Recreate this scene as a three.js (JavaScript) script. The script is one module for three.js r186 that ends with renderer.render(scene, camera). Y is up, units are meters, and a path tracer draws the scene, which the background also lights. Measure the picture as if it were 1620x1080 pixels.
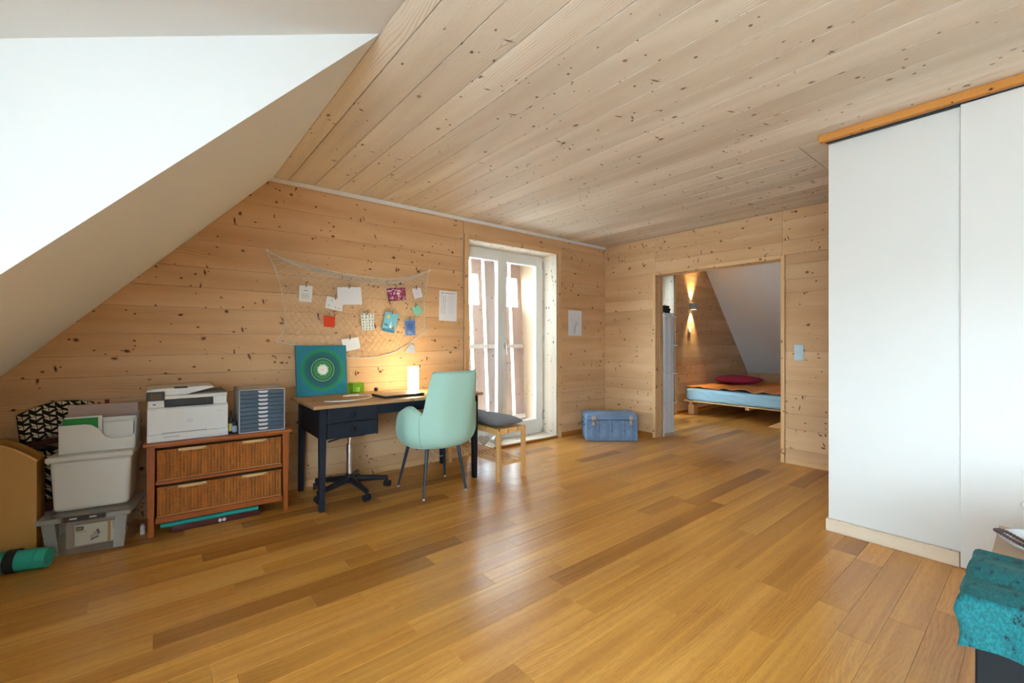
import * as THREE from 'three';
import { RoundedBoxGeometry } from 'three/addons/geometries/RoundedBoxGeometry.js';
import { mergeGeometries } from 'three/addons/utils/BufferGeometryUtils.js';
import { RectAreaLightUniformsLib } from 'three/addons/lights/RectAreaLightUniformsLib.js';

// ---------------------------------------------------------------- camera, sky, exposure
RectAreaLightUniformsLib.init();
const scene = new THREE.Scene();
const EYE = 1.22, FOCAL = 694.8, YAW = 39.36 * Math.PI / 180;
const camera = new THREE.PerspectiveCamera(2 * Math.atan(540 / FOCAL) * 180 / Math.PI, 1.5, 0.05, 400);
camera.position.set(0, EYE, 0);
camera.lookAt(Math.sin(YAW), EYE, -Math.cos(YAW));
scene.add(camera);
const SKY = new THREE.Color().setRGB(0.64, 0.86, 1.0);           // even overcast sky
scene.background = SKY;
scene.backgroundIntensity = 14;
// daylight of the dormer window, at its inner face
const daylight = new THREE.RectAreaLight(SKY, 2.2, 2.5, 0.9); daylight.position.set(-1.06, 1.145, 0.57); daylight.lookAt(2, 1.145, 0.57); scene.add(daylight);
const renderer = new THREE.WebGLRenderer({ antialias: true });
renderer.toneMapping = THREE.LinearToneMapping;
renderer.toneMappingExposure = 2.68;
renderer.shadowMap.enabled = true;

// ---------------------------------------------------------------- room measures (metres)
const BZ = -3.947, DX = 4.93, DX2 = 5.08, CE = 2.54;
const SX = 0.757, TAN = 1.055, KX = -1.08, KY = CE - (SX - KX) * TAN;   // roof slope over the desk side, knee wall
const ZD = -1.817, ZD2 = 1.9, DT = 0.456;                                // dormer cheeks and roof pitch
const SX2 = 7.767, TAN2 = 1.09, KX2 = 9.57, KY2 = CE - (KX2 - SX2) * TAN2;
const ZN = 2.6;                                                          // wall behind the camera

// ---------------------------------------------------------------- helpers
let seedState = 20240611;
function rnd() { seedState = (seedState + 0x6D2B79F5) | 0; let t = Math.imul(seedState ^ (seedState >>> 15), 1 | seedState); t = (t + Math.imul(t ^ (t >>> 7), 61 | t)) ^ t; return ((t ^ (t >>> 14)) >>> 0) / 4294967296; }
const rr = (a, b) => a + (b - a) * rnd();
const pick = (a) => a[Math.floor(rnd() * a.length)];
const clamp = (x, a = 0, b = 1) => Math.min(b, Math.max(a, x));
const smooth = (a, b, x) => { const t = clamp((x - a) / (b - a)); return t * t * (3 - 2 * t); };
const lerp = (a, b, t) => a + (b - a) * t;
const V3 = (x, y, z) => new THREE.Vector3(x, y, z);

const taken = new Map();
function numbered(name) { const n = taken.get(name) ?? 0; taken.set(name, n + 1); return n ? `${name}_${String(n).padStart(3, '0')}` : name; }
function tag(o, label, category, group) { o.userData.label = label; o.userData.category = category; if (group) o.userData.group = group; return o; }
function thing(name, label, category, pos = [0, 0, 0], turn = 0, group) {
  const o = new THREE.Group(); o.name = numbered(name); o.position.set(...pos); o.rotation.y = turn; scene.add(o);
  return tag(o, label, category, group);
}
function part(name, geo, mat, parent, label) { const m = new THREE.Mesh(geo, mat); m.name = name; parent.add(m); if (label) m.userData.label = label; return m; }
function structure(name, label) { const o = new THREE.Group(); o.name = name; o.userData = { kind: 'structure', label }; scene.add(o); return o; }
function single(name, geo, mat, label, category, group, pos) { const m = new THREE.Mesh(geo, mat); m.name = numbered(name); if (pos) m.position.set(...pos); scene.add(m); return tag(m, label, category, group); }

function plain(g) { const n = g.index ? g.toNonIndexed() : g; for (const k of Object.keys(n.attributes)) if (!['position', 'normal', 'uv'].includes(k)) n.deleteAttribute(k); n.clearGroups(); return n; }
const merge = (list) => mergeGeometries(list.map(plain));
const rb = (x0, x1, y0, y1, z0, z1, r = 0.004, seg = 2) => new RoundedBoxGeometry(x1 - x0, y1 - y0, z1 - z0, seg, Math.min(r, (x1 - x0) / 2.01, (y1 - y0) / 2.01, (z1 - z0) / 2.01)).translate((x0 + x1) / 2, (y0 + y1) / 2, (z0 + z1) / 2);
const cyl = (r0, r1, h, seg = 20, y = 0) => new THREE.CylinderGeometry(r1, r0, h, seg).translate(0, y + h / 2, 0);   // r0 at the foot
const lathe = (pts, seg = 32) => new THREE.LatheGeometry(pts.map(([x, y]) => new THREE.Vector2(x, y)), seg);
const tube = (pts, r, n = 40, seg = 8, closed = false) => new THREE.TubeGeometry(new THREE.CatmullRomCurve3(pts.map((p) => V3(...p)), closed), n, r, seg, closed);
function rod(a, b, r0, r1 = r0, seg = 10) {
  const A = V3(...a), B = V3(...b), d = B.clone().sub(A), g = new THREE.CylinderGeometry(r1, r0, d.length(), seg);
  g.applyQuaternion(new THREE.Quaternion().setFromUnitVectors(V3(0, 1, 0), d.clone().normalize()));
  return g.translate((A.x + B.x) / 2, (A.y + B.y) / 2, (A.z + B.z) / 2);
}
// chamfered box, 44 triangles
function cbox(x0, x1, y0, y1, z0, z1, c = 0.0012) {
  const h = [(x1 - x0) / 2, (y1 - y0) / 2, (z1 - z0) / 2], o = [(x0 + x1) / 2, (y0 + y1) / 2, (z0 + z1) / 2], P = [];
  const vert = (s, a) => [0, 1, 2].map((k) => s[k] * (h[k] - (k === a ? 0 : c)));
  const tri = (a, b, d) => {
    const u = [b[0] - a[0], b[1] - a[1], b[2] - a[2]], v = [d[0] - a[0], d[1] - a[1], d[2] - a[2]];
    const n = [u[1] * v[2] - u[2] * v[1], u[2] * v[0] - u[0] * v[2], u[0] * v[1] - u[1] * v[0]];
    const out = n[0] * (a[0] + b[0] + d[0]) / h[0] + n[1] * (a[1] + b[1] + d[1]) / h[1] + n[2] * (a[2] + b[2] + d[2]) / h[2];
    P.push(...a, ...(out > 0 ? [...b, ...d] : [...d, ...b]));
  };
  const quad = (a, b, d, e) => { tri(a, b, d); tri(a, d, e); };
  for (let a = 0; a < 3; a++) {
    const [p, q] = [(a + 1) % 3, (a + 2) % 3];
    for (const s of [-1, 1]) {
      const S = (i, j) => { const r = [0, 0, 0]; r[a] = s; r[p] = i; r[q] = j; return vert(r, a); };
      quad(S(-1, -1), S(1, -1), S(1, 1), S(-1, 1));
    }
    for (const i of [-1, 1]) for (const j of [-1, 1]) {
      const S = (t, f) => { const r = [0, 0, 0]; r[a] = t; r[p] = i; r[q] = j; return vert(r, f); };
      quad(S(-1, p), S(1, p), S(1, q), S(-1, q));
    }
  }
  for (const i of [-1, 1]) for (const j of [-1, 1]) for (const k of [-1, 1]) tri(vert([i, j, k], 0), vert([i, j, k], 1), vert([i, j, k], 2));
  const g = new THREE.BufferGeometry();
  g.setAttribute('position', new THREE.Float32BufferAttribute(P.map((v, n) => v + o[n % 3]), 3));
  g.setAttribute('uv', new THREE.Float32BufferAttribute(new Float32Array(P.length / 3 * 2), 2));
  g.computeVertexNormals();
  return g;
}
// prism of a polygon in (a, b) coordinates; plane 'xy' runs along z, 'zy' along x, 'xz' along y
function prism(pts, lo, hi, plane = 'xy', bevel = 0) {
  const s = new THREE.Shape(pts.map(([a, b]) => new THREE.Vector2(a, b)));
  const g = plain(new THREE.ExtrudeGeometry(s, bevel ? { depth: hi - lo - 2 * bevel, bevelEnabled: true, bevelSize: bevel, bevelThickness: bevel, bevelOffset: -bevel, bevelSegments: 1, curveSegments: 12 } : { depth: hi - lo, bevelEnabled: false, curveSegments: 12 }));
  g.translate(0, 0, lo + bevel);
  if (plane === 'xy') return g;
  const p = g.attributes.position, flip = plane === 'zy';
  for (let i = 0; i < p.count; i++) { const [a, b, c] = [p.getX(i), p.getY(i), p.getZ(i)]; if (flip) p.setXYZ(i, c, b, a); else p.setXYZ(i, a, c, b); }
  for (let i = 0; i < p.count; i += 3) { const t = [p.getX(i + 1), p.getY(i + 1), p.getZ(i + 1)]; p.setXYZ(i + 1, p.getX(i + 2), p.getY(i + 2), p.getZ(i + 2)); p.setXYZ(i + 2, ...t); }
  g.computeVertexNormals();
  return g;
}
// uv in metres: u runs along the grain axis
function grain(g, axis, off = [rr(0, 9), rr(0, 9)]) {
  if (g.index) g = g.toNonIndexed();
  const p = g.attributes.position, n = g.attributes.normal, uv = new Float32Array(p.count * 2), A = 'xyz'.indexOf(axis);
  for (let i = 0; i < p.count; i++) {
    const P = [p.getX(i), p.getY(i), p.getZ(i)], N = [Math.abs(n.getX(i)), Math.abs(n.getY(i)), Math.abs(n.getZ(i))];
    const k = N.indexOf(Math.max(...N)), rest = [0, 1, 2].filter((a) => a !== k);
    if (k === A) { uv[2 * i] = P[rest[0]] * 0.2 + off[0]; uv[2 * i + 1] = P[rest[1]] + off[1]; } else { const o = rest.find((a) => a !== A); uv[2 * i] = P[A] + off[0]; uv[2 * i + 1] = P[o] + off[1]; }
  }
  g.setAttribute('uv', new THREE.BufferAttribute(uv, 2));
  return g;
}
// grid surface from f(u, v) -> [x, y, z], u and v in 0..1
function sheet(nu, nv, f, closeU = false) {
  const P = [], U = [], I = [];
  for (let j = 0; j <= nv; j++) for (let i = 0; i <= nu; i++) { P.push(...f(i / nu, j / nv)); U.push(i / nu, j / nv); }
  for (let j = 0; j < nv; j++) for (let i = 0; i < nu; i++) { const a = j * (nu + 1) + i, b = a + 1, c = a + nu + 1, d = c + 1; I.push(a, b, d, a, d, c); }
  const g = new THREE.BufferGeometry();
  g.setAttribute('position', new THREE.Float32BufferAttribute(P, 3)); g.setAttribute('uv', new THREE.Float32BufferAttribute(U, 2)); g.setIndex(I); g.computeVertexNormals();
  return g;
}
// cloth with a top and an underside
function cloth(nu, nv, f, t = 0.004) {
  const a = sheet(nu, nv, f), n = a.attributes.normal, p = a.attributes.position, b = a.clone(), q = b.attributes.position;
  for (let i = 0; i < p.count; i++) q.setXYZ(i, p.getX(i) - n.getX(i) * t, p.getY(i) - n.getY(i) * t, p.getZ(i) - n.getZ(i) * t);
  const idx = b.index.array; for (let i = 0; i < idx.length; i += 3) { const s = idx[i + 1]; idx[i + 1] = idx[i + 2]; idx[i + 2] = s; }
  const edge = [], W = nu + 1, strip = (i, j) => { const e = [[p, i], [p, j], [q, j], [p, i], [q, j], [q, i]]; for (const [m, k] of e) edge.push(m.getX(k), m.getY(k), m.getZ(k)); };
  for (let i = 0; i < nu; i++) { strip(i + 1, i); strip(nv * W + i, nv * W + i + 1); }
  for (let j = 0; j < nv; j++) { strip(j * W, (j + 1) * W); strip((j + 1) * W + nu, j * W + nu); }
  const e = new THREE.BufferGeometry(); e.setAttribute('position', new THREE.Float32BufferAttribute(edge, 3)); e.setAttribute('uv', new THREE.Float32BufferAttribute(new Float32Array(edge.length / 3 * 2), 2)); e.computeVertexNormals();
  b.computeVertexNormals();
  return merge([a, b, e]);
}
// stuffed cushion lying flat, centred on the origin
function stuffed(w, t, d, pw = 2.6, n = 28, pinch = 0.06) {
  const f = (s) => (u, v) => {
    const a = 2 * u - 1, b = 2 * v - 1, k = Math.sqrt(Math.max(0, (1 - Math.abs(a) ** pw) * (1 - Math.abs(b) ** pw)));
    return [a * w / 2 * (1 - pinch * (1 - a * a) * 0 - pinch * (1 - b * b) * -0.4 - pinch * 0.4), s * t / 2 * k, b * d / 2 * (1 - pinch * 0.4 + pinch * (1 - a * a) * 0.4)];
  };
  const top = sheet(n, n, f(1)), bot = sheet(n, n, f(-1)), ix = top.index.array;
  for (let i = 0; i < ix.length; i += 3) { const s = ix[i + 1]; ix[i + 1] = ix[i + 2]; ix[i + 2] = s; }
  top.computeVertexNormals();
  return merge([top, bot]);
}

// ---------------------------------------------------------------- noise and textures
function hash(i, j, s) { let h = Math.imul(i, 374761393) ^ Math.imul(j, 668265263) ^ Math.imul(s, 1274126177); h = Math.imul(h ^ (h >>> 13), 1274126177); return ((h ^ (h >>> 16)) >>> 0) / 4294967296; }
function pnoise(x, y, px, py, s) {      // periodic value noise
  const xi = Math.floor(x), yi = Math.floor(y), fx = x - xi, fy = y - yi, u = fx * fx * (3 - 2 * fx), v = fy * fy * (3 - 2 * fy);
  const m = (a, b) => ((a % b) + b) % b, x0 = m(xi, px), x1 = m(xi + 1, px), y0 = m(yi, py), y1 = m(yi + 1, py);
  return lerp(lerp(hash(x0, y0, s), hash(x1, y0, s), u), lerp(hash(x0, y1, s), hash(x1, y1, s), u), v);
}
function dataTexture(W, H, data, srgb, TW, TH) {
  const t = new THREE.DataTexture(data, W, H, THREE.RGBAFormat, THREE.UnsignedByteType);
  t.wrapS = t.wrapT = THREE.RepeatWrapping; t.magFilter = THREE.LinearFilter; t.minFilter = THREE.LinearMipmapLinearFilter; t.generateMipmaps = true;
  if (srgb) t.colorSpace = THREE.SRGBColorSpace;
  t.repeat.set(1 / TW, 1 / TH); t.needsUpdate = true;
  return t;
}
// softwood with growth lines flowing round knots
function pineTexture(seed, nKnots, lineStrength, light, dark, knotCol) {
  const W = 2048, H = 1024, TW = 2.6, TH = 1.3, disp = new Float32Array(W * H), core = new Float32Array(W * H), halo = new Float32Array(W * H);
  seedState = seed;
  const whorls = Array.from({ length: 13 }, () => rnd() * TW);
  for (let k = 0; k < nKnots; k++) {
    const ku = rnd() < 0.6 ? pick(whorls) + rr(-0.05, 0.05) : rnd() * TW, kv = rnd() * TH, spike = rnd() < 0.14, r = rnd() < 0.2 ? rr(0.007, 0.011) : rr(0.0028, 0.006);
    const ru = spike ? rr(0.003, 0.006) : r * rr(0.9, 1.5), rv = spike ? rr(0.01, 0.024) : r * rr(0.7, 1.1), tilt = spike ? rr(-0.5, 0.5) : rr(-0.2, 0.2), strength = rr(0.6, 1);
    const R = Math.max(ru, rv), ext = Math.max(0.05, R * 5), cu = Math.cos(tilt), su = Math.sin(tilt);
    for (let j = Math.floor((kv - ext) / TH * H); j < (kv + ext) / TH * H; j++) for (let i = Math.floor((ku - ext * 2) / TW * W); i < (ku + ext * 2) / TW * W; i++) {
      const du = (i + 0.5) / W * TW - ku, dv = (j + 0.5) / H * TH - kv, at = ((j % H) + H) % H * W + ((i % W) + W) % W;
      const a = du * cu + dv * su, b = -du * su + dv * cu;
      const e = Math.exp(-(du * du) / (R * R * 12) - (dv * dv) / (R * R * 5));
      disp[at] += -Math.tanh(dv / (R * 0.8)) * R * 0.9 * e;
      const wob = 1 + 0.22 * (pnoise(i * 0.2, j * 0.2, 9999, 9999, seed + k) - 0.5), q = Math.sqrt((a / ru) ** 2 + (b / rv) ** 2) * wob;
      core[at] = Math.max(core[at], strength * (1 - smooth(0.75, 1.15, q)));
      halo[at] = Math.max(halo[at], strength * 0.55 * (1 - smooth(0.9, 2.1, q)));
    }
  }
  const data = new Uint8Array(W * H * 4), bump = new Uint8Array(W * H * 4);
  for (let j = 0; j < H; j++) for (let i = 0; i < W; i++) {
    const u = i / W, v = j / H, at = j * W + i;
    const warp = (pnoise(u * 5, v * 7, 5, 7, seed) - 0.5) * 0.075 + (pnoise(u * 13, v * 19, 13, 19, seed + 1) - 0.5) * 0.016;
    const y = v * TH + warp + disp[at];
    const dens = 0.5 + 0.5 * Math.sin(2 * Math.PI * (v * 9 + (pnoise(u * 2, v * 5, 2, 5, seed + 2) - 0.5) * 2));
    const ph = y * (90 + 0) + pnoise(u * 3, v * 6, 3, 6, seed + 3) * 3, saw = ph - Math.floor(ph), line = saw ** 3 * (0.35 + 0.65 * dens);
    const fibre = pnoise(u * 90, v * 900, 90, 900, seed + 4) - 0.5, tone = pnoise(u * 3, v * 11, 3, 11, seed + 5) - 0.5, fine = pnoise(u * 40, v * 300, 40, 300, seed + 6) - 0.5;
    const dk = clamp(line * lineStrength + fibre * 0.10 + fine * 0.10 + tone * 0.42 + 0.12, 0, 1), h = halo[at] * (1 - core[at]), c = core[at];
    for (let k = 0; k < 3; k++) {
      let x = lerp(light[k], dark[k], dk);
      x = lerp(x, dark[k] * 0.82, h); x = lerp(x, knotCol[k] * (0.85 + fine * 0.6), c);
      data[at * 4 + k] = clamp(x, 0, 255);
    }
    data[at * 4 + 3] = 255;
    const bb = clamp(150 - line * 60 + fibre * 50 - c * 40, 0, 255); bump[at * 4] = bump[at * 4 + 1] = bump[at * 4 + 2] = bb; bump[at * 4 + 3] = 255;
  }
  return { map: dataTexture(W, H, data, true, TW, TH), bump: dataTexture(W, H, bump, false, TW, TH) };
}
// oak: long pores, cathedral figure
function oakTexture(seed, light, dark) {
  const W = 2048, H = 1024, TW = 2.4, TH = 1.2, data = new Uint8Array(W * H * 4);
  for (let j = 0; j < H; j++) for (let i = 0; i < W; i++) {
    const u = i / W, v = j / H, at = (j * W + i) * 4;
    const wp = (pnoise(u * 4, v * 9, 4, 9, seed) - 0.5) * 0.09 + (pnoise(u * 14, v * 24, 14, 24, seed + 1) - 0.5) * 0.016;
    const ph = (v * TH + wp) * 70, saw = ph - Math.floor(ph), area = smooth(0.35, 0.7, pnoise(u * 3, v * 10, 3, 10, seed + 2));
    const pores = pnoise(u * 60, v * 700, 60, 700, seed + 3), pores2 = pnoise(u * 160, v * 1000, 160, 1000, seed + 7), tone = pnoise(u * 4, v * 12, 4, 12, seed + 4), band = pnoise(u * 2, v * 70, 2, 70, seed + 5);
    const dk = clamp(saw * saw * 0.24 * area + smooth(0.58, 0.95, pores) * 0.22 + (pores2 - 0.5) * 0.14 + (tone - 0.5) * 0.35 + (band - 0.5) * 0.3 + 0.22, 0, 1);
    for (let k = 0; k < 3; k++) data[at + k] = clamp(lerp(light[k], dark[k], dk), 0, 255);
    data[at + 3] = 255;
  }
  return dataTexture(W, H, data, true, TW, TH);
}
function noiseTexture(W, H, TW, TH, f, srgb = false) {
  const data = new Uint8Array(W * H * 4);
  for (let j = 0; j < H; j++) for (let i = 0; i < W; i++) { const c = f(i / W, j / H, i, j), at = (j * W + i) * 4; for (let k = 0; k < 3; k++) data[at + k] = clamp(Array.isArray(c) ? c[k] : c, 0, 255); data[at + 3] = 255; }
  return dataTexture(W, H, data, srgb, TW, TH);
}
function drawn(W, H, paint) {
  const c = document.createElement('canvas'); c.width = W; c.height = H; const x = c.getContext('2d'); paint(x, W, H);
  const t = new THREE.CanvasTexture(c); t.colorSpace = THREE.SRGBColorSpace; t.magFilter = THREE.LinearFilter; return t;
}
console.log('textures');
const pine = pineTexture(71, 210, 0.66, [236, 208, 170], [196, 150, 104], [96, 54, 30]);
const pale = pineTexture(137, 170, 0.72, [238, 226, 210], [194, 171, 146], [104, 76, 56]);
const oak = oakTexture(33, [226, 178, 108], [160, 104, 50]);
const weaveBump = noiseTexture(256, 256, 0.02, 0.02, (u, v) => 128 + 60 * Math.sin(u * 2 * Math.PI * 8) * Math.sin(v * 2 * Math.PI * 8) + 60 * (pnoise(u * 64, v * 64, 64, 64, 5) - 0.5));
const plasterBump = noiseTexture(512, 512, 0.6, 0.6, (u, v) => 128 + 90 * (pnoise(u * 128, v * 128, 128, 128, 3) - 0.5) + 60 * (pnoise(u * 32, v * 32, 32, 32, 4) - 0.5));
const creaseBump = noiseTexture(512, 512, 1.6, 1.6, (u, v) => { const w = pnoise(u * 4, v * 4, 4, 4, 8) * 2, a = Math.sin(2 * Math.PI * (u * 5 + v * 3 + w)); return 128 + 70 * a * pnoise(u * 3, v * 3, 3, 3, 9) + 60 * (pnoise(u * 8, v * 14, 8, 14, 10) - 0.5); });
const sandTexture = noiseTexture(256, 256, 0.5, 0.5, (u, v) => { const k = 225 + 34 * (pnoise(u * 90, v * 90, 90, 90, 12) - 0.5) + 22 * (pnoise(u * 20, v * 20, 20, 20, 13) - 0.5); return [k, k, k]; }, true);

// ---------------------------------------------------------------- materials
const lin = (r, g, b) => new THREE.Color().setRGB(r, g, b);
const mat = (color, roughness = 0.6, more = {}) => new THREE.MeshPhysicalMaterial({ color, roughness, ...more });
const wood = (tex, tint, rough = 0.62, bumpScale = 0.0004) => mat(lin(...tint), rough, { map: tex.map, bumpMap: tex.bump, bumpScale, specularIntensity: 0.6 });
const wallWood = [[0.86, 0.74, 0.65], [0.90, 0.78, 0.69], [0.82, 0.70, 0.61]].map((t) => wood(pine, t));
const ceilWood = [[0.95, 0.93, 0.91], [0.88, 0.85, 0.82], [1, 0.98, 0.97], [0.92, 0.89, 0.86]].map((t) => wood(pale, t));
const trimWood = wood(pine, [0.92, 0.78, 0.63]), liningWood = wood(pale, [1, 0.99, 0.96]), honeyWood = wood(pine, [0.80, 0.46, 0.16]);
const floorTints = [[0.91, 0.77, 0.47], [0.99, 0.85, 0.57], [0.78, 0.63, 0.37], [1, 0.91, 0.66], [0.60, 0.45, 0.26], [0.93, 0.77, 0.45]];
const floorMats = floorTints.map((t) => mat(lin(...t), 0.28, { map: oak, specularIntensity: 0.9 }));
const baseWood = mat(lin(0.62, 0.42, 0.22), 0.45, { map: oak });
const white = mat(lin(0.79, 0.79, 0.785), 0.85, { bumpMap: plasterBump, bumpScale: 0.0003 });
const wardrobeWhite = mat(lin(0.76, 0.74, 0.71), 0.5);
const frameWhite = mat(lin(0.90, 0.89, 0.86), 0.38);
const rubberGrey = mat(lin(0.42, 0.43, 0.44), 0.6);
const glass = mat(0xffffff, 0, { transmission: 1, thickness: 0, ior: 1.5 });
const steel = mat(lin(0.62, 0.62, 0.62), 0.3, { metalness: 1 });
const chrome = mat(lin(0.75, 0.75, 0.75), 0.18, { metalness: 1 });
const black = mat(lin(0.012, 0.013, 0.016), 0.45);
const railGrey = mat(lin(0.82, 0.82, 0.82), 0.45);
const backing = mat(lin(0.5, 0.45, 0.4), 0.9);
const paper = mat(lin(0.80, 0.81, 0.83), 0.8);
const cord = mat(lin(0.80, 0.75, 0.66), 0.9);
console.log('materials');

// ================================================================ SETTING
// ---- floor: every oak plank
{
  const f = structure('floor', 'golden oak plank floor running through both rooms');
  part('subfloor', rb(KX - 0.3, KX2 + 0.2, -0.2, -0.014, -4.75, ZN + 0.2, 0.002), backing, f);
  seedState = 501;
  const rest = [], W = 0.12;
  for (let k = -22; k < 33; k++) {
    const z1 = -0.085 - 0.12 * k, z0 = Math.max(z1 - W, BZ - 0.005); if (z1 < BZ || z0 > ZN) continue;
    let x = KX - rr(0, 1.2);
    while (x < KX2) {
      const L = rnd() < 0.25 ? rr(0.4, 0.7) : rr(0.8, 1.75), x0 = Math.max(x, KX), x1 = Math.min(x + L, KX2); x += L;
      if (x1 - x0 < 0.02) continue;
      const g = grain(cbox(x0 + 0.0003, x1 - 0.0003, -0.014, 0, z0 + 0.0003, z1 - 0.0003, 0.0008), 'x');
      const t = rnd(), m = floorMats[t < 0.12 ? 4 : t < 0.28 ? 2 : t < 0.5 ? 0 : t < 0.72 ? 5 : t < 0.9 ? 1 : 3];
      const seen = z0 < 0.1 && (x0 < 3.5 || z0 < -0.75) && !(x0 > 5 && z0 > -1.9) && !(z1 > -0.6 && x1 < 0.2) && !(z1 > -1.2 && x1 < -0.2);
      if (seen) part('plank', g, m, f); else rest.push(g);
    }
  }
  const r = part('planks_beyond_view', merge(rest), floorMats[0], f); r.userData.kind = 'stuff';
}
// ---- boards on a wall; rows of varying height
function rowsOf(lo, hi, seed) { seedState = seed; const r = [lo]; while (r[r.length - 1] < hi - 0.2) r.push(r[r.length - 1] + pick([0.135, 0.145, 0.15, 0.19, 0.2])); r.push(hi); return r; }
function boardsXY(parent, x0, x1, y0, y1, seed, clip) {           // facing +z at BZ
  const rows = rowsOf(y0, y1, seed), G = 0.0009;
  for (let i = 0; i + 1 < rows.length; i++) {
    const a = rows[i] + G, b = rows[i + 1] - G; let g;
    if (clip) { const [l0, l1] = clip(a), [m0, m1] = clip(b), P = [[Math.max(x0, l0), a], [Math.min(x1, l1), a], [Math.min(x1, m1), b], [Math.max(x0, m0), b]]; if (P[1][0] - P[0][0] < 0.01) continue; if (P[2][0] - P[3][0] < 0.01) continue; g = prism(P, BZ - 0.02, BZ, 'xy', 0.0008); } else g = cbox(x0 + G, x1 - G, a, b, BZ - 0.02, BZ, 0.0009);
    part('board', grain(g, 'x'), pick(wallWood), parent);
  }
}
const WIN = [2.583, 4.052, 2.374];                               // balcony door casing: x from, to, top
const WDX = 5.353 - 2.583;                                       // the same opening in the next room
{
  const w = structure('wall_back', 'knotty pine boarded wall with the balcony door, running on into the next room');
  const left = (y) => [Math.max(KX, SX - (CE - y) / TAN), 99], right = (y) => [-99, Math.min(KX2, SX2 + (CE - y) / TAN2)];
  boardsXY(w, KX, WIN[0] - 0.018, 0, CE, 11, left);
  boardsXY(w, WIN[0] - 0.014, WIN[1] + 0.004, WIN[2], CE, 12);
  boardsXY(w, WIN[1], DX, 0, CE, 13);
  boardsXY(w, DX2, WIN[0] + WDX, 0, CE, 14);
  boardsXY(w, WIN[0] + WDX, WIN[1] + WDX, WIN[2], CE, 15);
  boardsXY(w, WIN[1] + WDX, KX2, 0, CE, 16, right);
  const z0 = -4.38, z1 = BZ - 0.02;
  const pieces = [rb(KX - 0.3, WIN[0] + 0.03, -0.2, CE + 0.3, z0, z1, 0.001), rb(WIN[1] - 0.03, WIN[0] + WDX + 0.03, -0.2, CE + 0.3, z0, z1, 0.001), rb(WIN[1] + WDX - 0.03, KX2 + 0.3, -0.2, CE + 0.3, z0, z1, 0.001)];
  for (const d of [0, WDX]) { pieces.push(rb(WIN[0] + d, WIN[1] + d, WIN[2] - 0.03, CE + 0.3, z0, z1, 0.001)); pieces.push(rb(WIN[0] + d, WIN[1] + d, -0.2, 0.0, z0, z1, 0.001)); }
  part('core', merge(pieces), backing, w);
}
{
  const O0 = -3.155, O1 = -1.70, OY = 2.09, G = 0.0007;
  const w = structure('wall_right', 'knotty pine boarded partition wall with a wide sliding door opening');
  const boards = (z0, z1, y0, y1, seed) => { const rows = rowsOf(y0, y1, seed); for (let i = 0; i + 1 < rows.length; i++) part('board', grain(cbox(DX, DX + 0.02, rows[i] + G, rows[i + 1] - G, z0 + G, z1 - G, 0.001), 'z'), pick(wallWood), w); };
  boards(BZ, O0 - 0.028, 0, OY, 21); boards(BZ, O0, OY, CE, 22); boards(O0, O1, OY, CE, 23); boards(O1, 0.4, OY, CE, 24); boards(O1 + 0.026, 0.4, 0, OY, 25); boards(0.4, ZN, 0, CE, 26);
  part('core', merge([rb(DX + 0.02, DX2, 0, CE, BZ, -3.17, 0.001), rb(DX + 0.02, DX2, OY, CE, -3.17, -1.69, 0.001), rb(DX + 0.02, DX2, 0, CE, -1.69, ZN, 0.001)]), wallWood[0], w);
  const d = structure('door_1', 'pine lined sliding door opening with a pocket slot in its jambs');
  for (const [x0, x1] of [[DX - 0.012, DX + 0.055], [DX + 0.088, DX2 + 0.008]]) {
    part('jamb', grain(cbox(x0, x1, 0, OY - 0.03, -3.183, -3.142, 0.002), 'y'), trimWood, d);
    part('jamb', grain(cbox(x0, x1, 0, OY - 0.0, -1.712, -1.676, 0.002), 'y'), trimWood, d);
    part('header', grain(cbox(x0, x1, OY - 0.034, OY + 0.006, -3.183, -1.712, 0.002), 'z'), trimWood, d);
  }
  part('sliding_door_edge', grain(cbox(DX + 0.058, DX + 0.085, 0.004, OY - 0.04, -3.4, -3.152, 0.002), 'y'), wallWood[1], d);
  part('finger_pull', rb(DX + 0.064, DX + 0.079, 1.0, 1.06, -3.154, -3.1505, 0.001), steel, d);
}
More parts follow.
